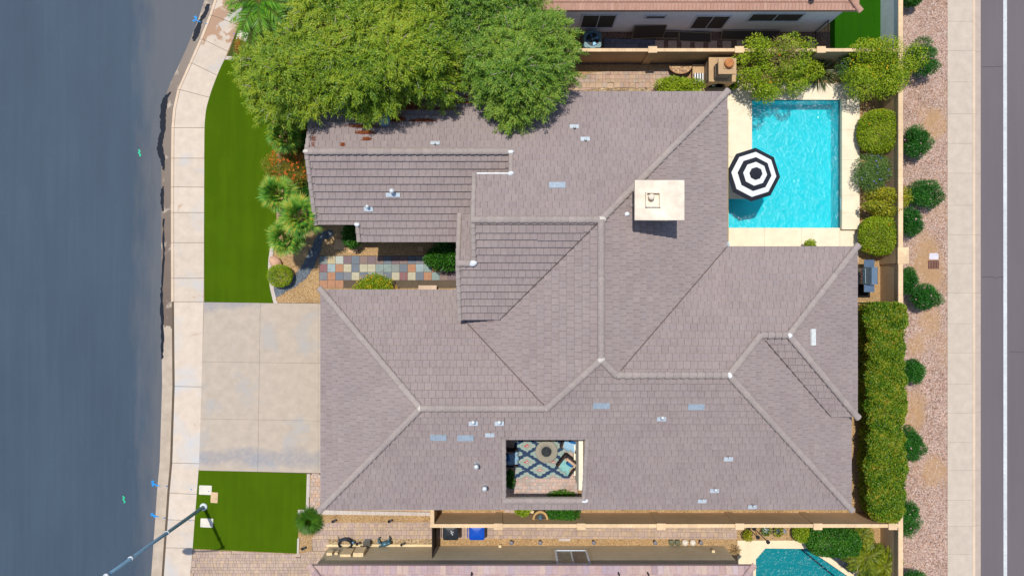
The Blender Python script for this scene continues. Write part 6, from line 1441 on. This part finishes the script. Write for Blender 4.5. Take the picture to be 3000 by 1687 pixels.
for a in (.1,1.0,2.1,3.0): MB().tube([(c[0]+.22*math.cos(a),c[1]+.18*math.sin(a),.42),(c[0]+.27*math.cos(a),c[1]+.2*math.sin(a),.85)], .015, 6).make('back_slat', CHM, gw)
shrub('yellow_bells', 'large yellow flowered bush spilling over the boundary wall corner', 'shrub', 2575, 205, 104, 98, 2.4, L_LIME, 17000, .09, .045, 18, 0, (F_YEL, 60, .055), loose=.8, spread=.85, lobe=(.30,.44))
shrub('plumbago_bush', 'blue flowered bush between the pool deck and the yellow bush', 'shrub', 2495, 200, 52, 52, 1.3, L_BLUE, 5000, .085, .035, 9, 0, (F_VIO, 36, .06))
shrub('orange_shrub', 'clipped round shrub dotted with orange fruit between yellow bush and blue flowers', 'shrub', 2576, 386, 62, 66, 1.6, L_LIME, 15000, .075, .04, 0, .25, (F_OR, 9, .06))
shrub('plumbago_bush', 'blue flowered shrub between the two orange dotted round shrubs', 'shrub', 2557, 506, 58, 56, 1.4, L_BLUE, 8500, .085, .03, 11, 0, (F_VIO, 44, .055), loose=.5)
shrub('citrus_bush', 'loose yellow leaved bush reaching over the boundary wall by the pool', 'shrub', 2590, 598, 62, 46, 1.8, L_YEL, 6000, .09, .05, 15, 0, loose=.8, spread=.9, lobe=(.26,.4))
shrub('citrus_bush', 'yellow leaved bush tip leaning over the wall cap', 'shrub', 2632, 578, 28, 32, 2.0, L_YEL, 1500, .09, .05, 6, 0, loose=.7)
shrub('orange_shrub', 'clipped round shrub with orange fruit beside the roof corner and grill', 'shrub', 2577, 690, 58, 60, 1.6, L_LIME, 14000, .075, .04, 0, .25, (F_OR, 7, .06))
shrub('deck_weed', 'small yellow green plant poking over the roof edge at the deck', 'plant', 2372, 716, 20, 16, .9, L_LIME, 700, .08, .045, 5)
# tall clipped hedge beside the boundary wall
def hedge(label, x, wd, yy0, yy1, h_, mat, n):
    rg = np.random.default_rng(31); t = thing('hedge', label, 'hedge', (x,(yy0+yy1)/2,0)); ln = (yy1-yy0)/2
    yv = rg.uniform(-1,1,n); top = rg.random(n) < .66
    prof = wd*(1+.09*np.sin(yv*9)+.06*np.sin(yv*23+1)+.04*np.sin(yv*47))
    a = np.where(top, rg.uniform(-1,1,n), np.where(rg.random(n) < .5, -1., 1.))
    lump = 1+.04*np.sin(yv*14+a)+.035*np.sin(yv*37+a*4)+.03*np.sin(yv*71-a*5)
    z = np.where(top, h_*lump*np.clip(1-np.abs(a)**5*.14, .8, 1), rg.uniform(.12,.95,n)*h_)
    dep = rg.random(n)**2*.25
    und = np.where(top, 1, .60+.36*(z/h_)**1.3)                       # sides cut in below the leafy top
    endk = np.sqrt(np.clip(1-np.clip((np.abs(yv)-.93)/.07,0,1)**2*.75, .2, 1))
    P = np.stack([x + a*prof*endk*und - np.where(top,0,np.sign(a)*dep), (yy0+yy1)/2 + yv*ln, z - np.where(top,dep,0)], 1)
    D = np.stack([np.where(top,0,a), 0*a, np.where(top,1,.1)], 1)
    leafmesh('foliage', P, D*.5+rdir(rg,n)*.9, D+rdir(rg,n)*.7, .085*(.7+.7*rg.random(n)), .054, mat, t)
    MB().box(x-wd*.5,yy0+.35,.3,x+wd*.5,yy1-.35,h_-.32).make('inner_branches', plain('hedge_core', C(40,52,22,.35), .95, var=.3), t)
    for i in range(8): yq = yy0+.5+(yy1-yy0-1)*i/7; MB().tube([(x,yq,0),(x,yq,.5)], .05, 6).make('stem', BARK, t)
    return t
hedge('tall clipped hedge filling the side yard between the house and boundary wall', 18.72, .93, at(0,1528,2.0)[1], at(0,886,2.0)[1], 2.15, L_HEDGE, 95000)
# oleanders on the verge, each set apart by neighbours
OL = [(2700,168,50,48,1.5,30,'pink flowered oleander beside the yellow bush corner of the boundary wall'),(2683,418,38,46,1.4,30,'pink flowered oleander against the wall beyond the clipped orange shrub'),(2706,569,46,42,1.4,5,'plain green oleander out on the gravel beside the blue flowered garden bush'),
      (2666,648,38,42,1.3,4,'green oleander against the wall just short of the capped pier'),(2654,823,28,36,1.1,3,'small oleander against the wall beside the pyramid capped pier'),(2708,866,42,42,1.4,16,'round pink flowered oleander on gravel near the end of the hedge'),
      (2674,1088,30,38,1.1,2,'small oleander peeking out at the middle of the hedge'),(2668,1305,34,46,1.2,2,'oleander peeking out along the far half of the hedge'),(2656,1515,36,48,1.4,8,'oleander beside the wall corner where the two garden walls meet'),
      (2665,-6,36,26,1.3,2,'oleander beside the white painted wall stretch'),(2680,1700,36,30,1.3,2,'oleander behind the neighbour pool along the boundary wall')]
for px, py, rx, ry, h_, nf, lb in OL: shrub('oleander', lb, 'shrub', px, py, rx, ry, h_, L_OLE, 7000, .13, .026, 9+int(px*7+py)%7, 0, (F_PINK, nf, .055), 'oleanders along the gravel verge', up=.45, loose=.55, spread=.6+.3*((px*3+py)%10)/10, lobe=(.30+.1*((px+py)%7)/7,.5))
# courtyard plants, side plants
shrub('court_shrub', 'low leafy shrub against the courtyard back wall', 'shrub', 1648, 1452, 42, 17, .6, L_TUFT, 3200, .08, .03, 8)
shrub('court_shrub', 'shaded shrub in the courtyard corner beside the rug', 'shrub', 1494, 1400, 16, 30, .9, L_DEEP, 2400, .08, .045, 6)
shrub('wall_creeper', 'green creeper spreading over the garden wall beside the fountain', 'vine', 1648, 1502, 54, 24, 1.2, L_DEEP, 6500, .08, .045, 10)
shrub('wall_creeper', 'small bright shrub between the fountain and the house eave', 'shrub', 1536, 1494, 24, 14, .8, L_LIME, 2000, .08, .045, 6)
for px, py, lb in ((1486,1494,'grey stepping stone beside the small bright shrub'),(1503,1495,'square stepping stone touching the bright shrub')):
    c = at(px,py); solo(MB().box(c[0]-.14,c[1]-.11,.004,c[0]+.14,c[1]+.11,.04), 'stepping_stone', STEPST, lb, 'stepping stone')
# south neighbour patio plants
shrub('patio_hedge', 'clipped glossy hedge between the garden wall and the dark pool', 'hedge', 2440, 1585, 82, 42, 1.6, L_DEEP, 14000, .085, .05, 0, .45)
shrub('patio_shrub', 'round lime green shrub at the end of the patio hedge', 'shrub', 2348, 1562, 24, 24, 1.0, L_LIME, 3000, .07, .04, 0, .1)
shrub('patio_shrub', 'yellow green shrub by the wall pier at the patio corner', 'shrub', 2190, 1568, 15, 16, .8, L_YEL, 1300, .08, .03, 6)
featherpalm('cycad', 'cycad with golden green fronds beside the loungers', 'cycad', 2535, 1632, .9, 66, 21, L_CYC, None, 26, 24, .16, .24, True, (1.3, .1))
featherpalm('cycad', 'cycad with golden green fronds against the boundary wall', 'cycad', 2592, 1656, .9, 62, 22, L_CYC, None, 26, 24, .16, .24, True, (1.3, .1))
featherpalm('cycad', 'cycad with pale stiff fronds at the hedge end near the wall corner', 'cycad', 2525, 1563, .8, 40, 23, L_CYC, None, 20, 20, .16, .24, True, (1.3, .2))
shrub('patio_shrub', 'low shrub at the foot of the cycads', 'shrub', 2545, 1690, 34, 16, .8, L_HEDGE, 2500, .08, .045, 7)
grasstuft('grass_clump', 'wispy grass clump at the olive house corner by the patio', 'grass plant', 2160, 1620, .5, 20, 9, L_TWIG, 120, .02)
pot('white rimmed pot with green plant behind the garden wall pier', 2243, 1552, .16, .35, LMW, L_TUFT); pot('blue glazed pot with grassy plant behind the garden wall', 2278, 1556, .15, .35, plain('blue_glaze', C(40,90,170,.7), .3), L_YEL); pot('grey capped round pot next to the blue glazed pot', 2297, 1555, .12, .35, GBOL)
pot('dark pot of white flowers beside the hearth', 2086, 246, .14, .32, POTD, L_DEEP, F_WH, 3, .02); pot('dark pot of trailing leaves at the hearth end beside the striped cushion', 2146, 252, .17, .32, POTD, L_LIME, None, 4, .02, 1.2)
# leaf litter caught on the roof courses under the tree
rg = np.random.default_rng(8); P = []
for px, py, w_, h_, n in ((1165,305,150,34,5200),(1245,322,170,6,1500),(1350,303,80,6,800),(1085,355,60,7,700),(1065,371,70,5,600),(1070,389,46,6,500),(1075,408,26,6,240),(1165,350,40,22,900),(1240,355,60,6,600),(1005,424,10,7,120),(1060,340,60,10,600),(1370,287,26,5,150),(1040,335,60,5,300),(920,415,8,34,60)):
    for i in range(n):
        x, y, z = onroof(px+rg.normal()*w_*.24, py+rg.normal()*h_*.26, 'MN'); P.append((x,y,z+.08+rg.random()*.03))
P = np.array(P); n = len(P); lt = thing('leaf_litter', 'rust brown drift of dead leaves on the roof under the tree', 'leaf litter', (-6.0,8.3,3.9)); lt['kind'] = 'stuff'
D = rdir(rg,n); D[:,2] *= .25; leafmesh('leaf', P, D, np.array([0,0,1.])+rg.normal(size=(n,3))*.3, .07, .03, L_DRY, lt, 0)['kind'] = 'stuff'
# loose stones: pebble swale, verge gravel
def stones(name, label, pts, smin, smax, mat, seed, z=.0):
    rg = np.random.default_rng(seed); n = len(pts); s = rg.uniform(smin,smax,n)
    base = np.array([(1,0,0),(0,1,0),(-1,0,0),(0,-1,0),(0,0,.75)]); a = rg.uniform(0,6.28,n); el = rg.uniform(.7,1.4,n)
    V = np.empty((n,5,3)); bx = base[None,:,0]*el[:,None]; by = base[None,:,1]
    V[:,:,0] = pts[:,0,None]+s[:,None]*(bx*np.cos(a)[:,None]-by*np.sin(a)[:,None]); V[:,:,1] = pts[:,1,None]+s[:,None]*(bx*np.sin(a)[:,None]+by*np.cos(a)[:,None]); V[:,:,2] = z+s[:,None]*base[None,:,2]*.8
    f = np.array([(0,1,4),(1,2,4),(2,3,4),(3,0,4)]); F = (np.arange(n)*5)[:,None,None]+f[None]
    me = bpy.data.meshes.new(name); me.vertices.add(5*n); me.vertices.foreach_set('co', V.reshape(-1)); me.loops.add(12*n); me.loops.foreach_set('vertex_index', F.reshape(-1).astype(np.int32)); me.polygons.add(4*n); me.polygons.foreach_set('loop_start', np.arange(0,12*n,3,dtype=np.int32)); me.polygons.foreach_set('loop_total', np.full(4*n,3,dtype=np.int32)); me.materials.append(mat); me.update(calc_edges=True)
    return tag(link(name, me, None), label, 'gravel', None, 'stuff')
def stmat(name, cols):
    m, t, p = nodes(name); g_ = t.nodes.new('ShaderNodeNewGeometry'); n = len(cols); t.links.new(ramp(t, g_.outputs['Random Per Island'], [(i/(n-1),k) for i,k in enumerate(cols)]), p.inputs['Base Color']); p.inputs['Roughness'].default_value = .8; return m
rg = np.random.default_rng(9); pts = np.stack([rg.uniform(19.65,22.9,30000), rg.uniform(-15.4,15.4,30000)], 1)
k = np.sin(pts[:,0]*1.7+pts[:,1]*.9)+np.sin(pts[:,1]*1.3-pts[:,0]*.6+2); pts = pts[k < .9]
soil = np.array([xy(2735,760), xy(2720,1240), xy(2700,1180)])
for s_, r_ in zip(soil, (1.0,.8,.6)): pts = pts[np.hypot(pts[:,0]-s_[0], (pts[:,1]-s_[1])*.6) > r_*rg.uniform(.6,1.1,len(pts))]
stones('verge_stones', 'loose pink and cream stones scattered over the verge between wall and sidewalk', pts, .012, .028, stmat('pink_stone', [C(140,110,96), C(204,166,146), C(226,196,178), C(178,140,122), C(240,222,208), C(156,134,124)]), 3, .006)
bl2 = [xy(*p) for p in bl] ; br2 = [xy(*p) for p in br_]; pp = []
for i in range(7000):
    u = rg.random()*(len(bl2)-1.001); j = int(u); f = u-j; v = rg.random(); A_ = (bl2[j][0]+(bl2[j+1][0]-bl2[j][0])*f, bl2[j][1]+(bl2[j+1][1]-bl2[j][1])*f); B_ = (br2[j][0]+(br2[j+1][0]-br2[j][0])*f, br2[j][1]+(br2[j+1][1]-br2[j][1])*f); pp.append((A_[0]+(B_[0]-A_[0])*v+rg.normal()*.04, A_[1]+(B_[1]-A_[1])*v+rg.normal()*.04))
stones('swale_pebbles', 'dark pebbles filling the curved swale beside the slate walk', np.array(pp), .018, .042, stmat('dark_stone', [C(64,74,86), C(96,108,120), C(124,134,144), C(80,90,104), C(156,162,166)]), 4, .008)
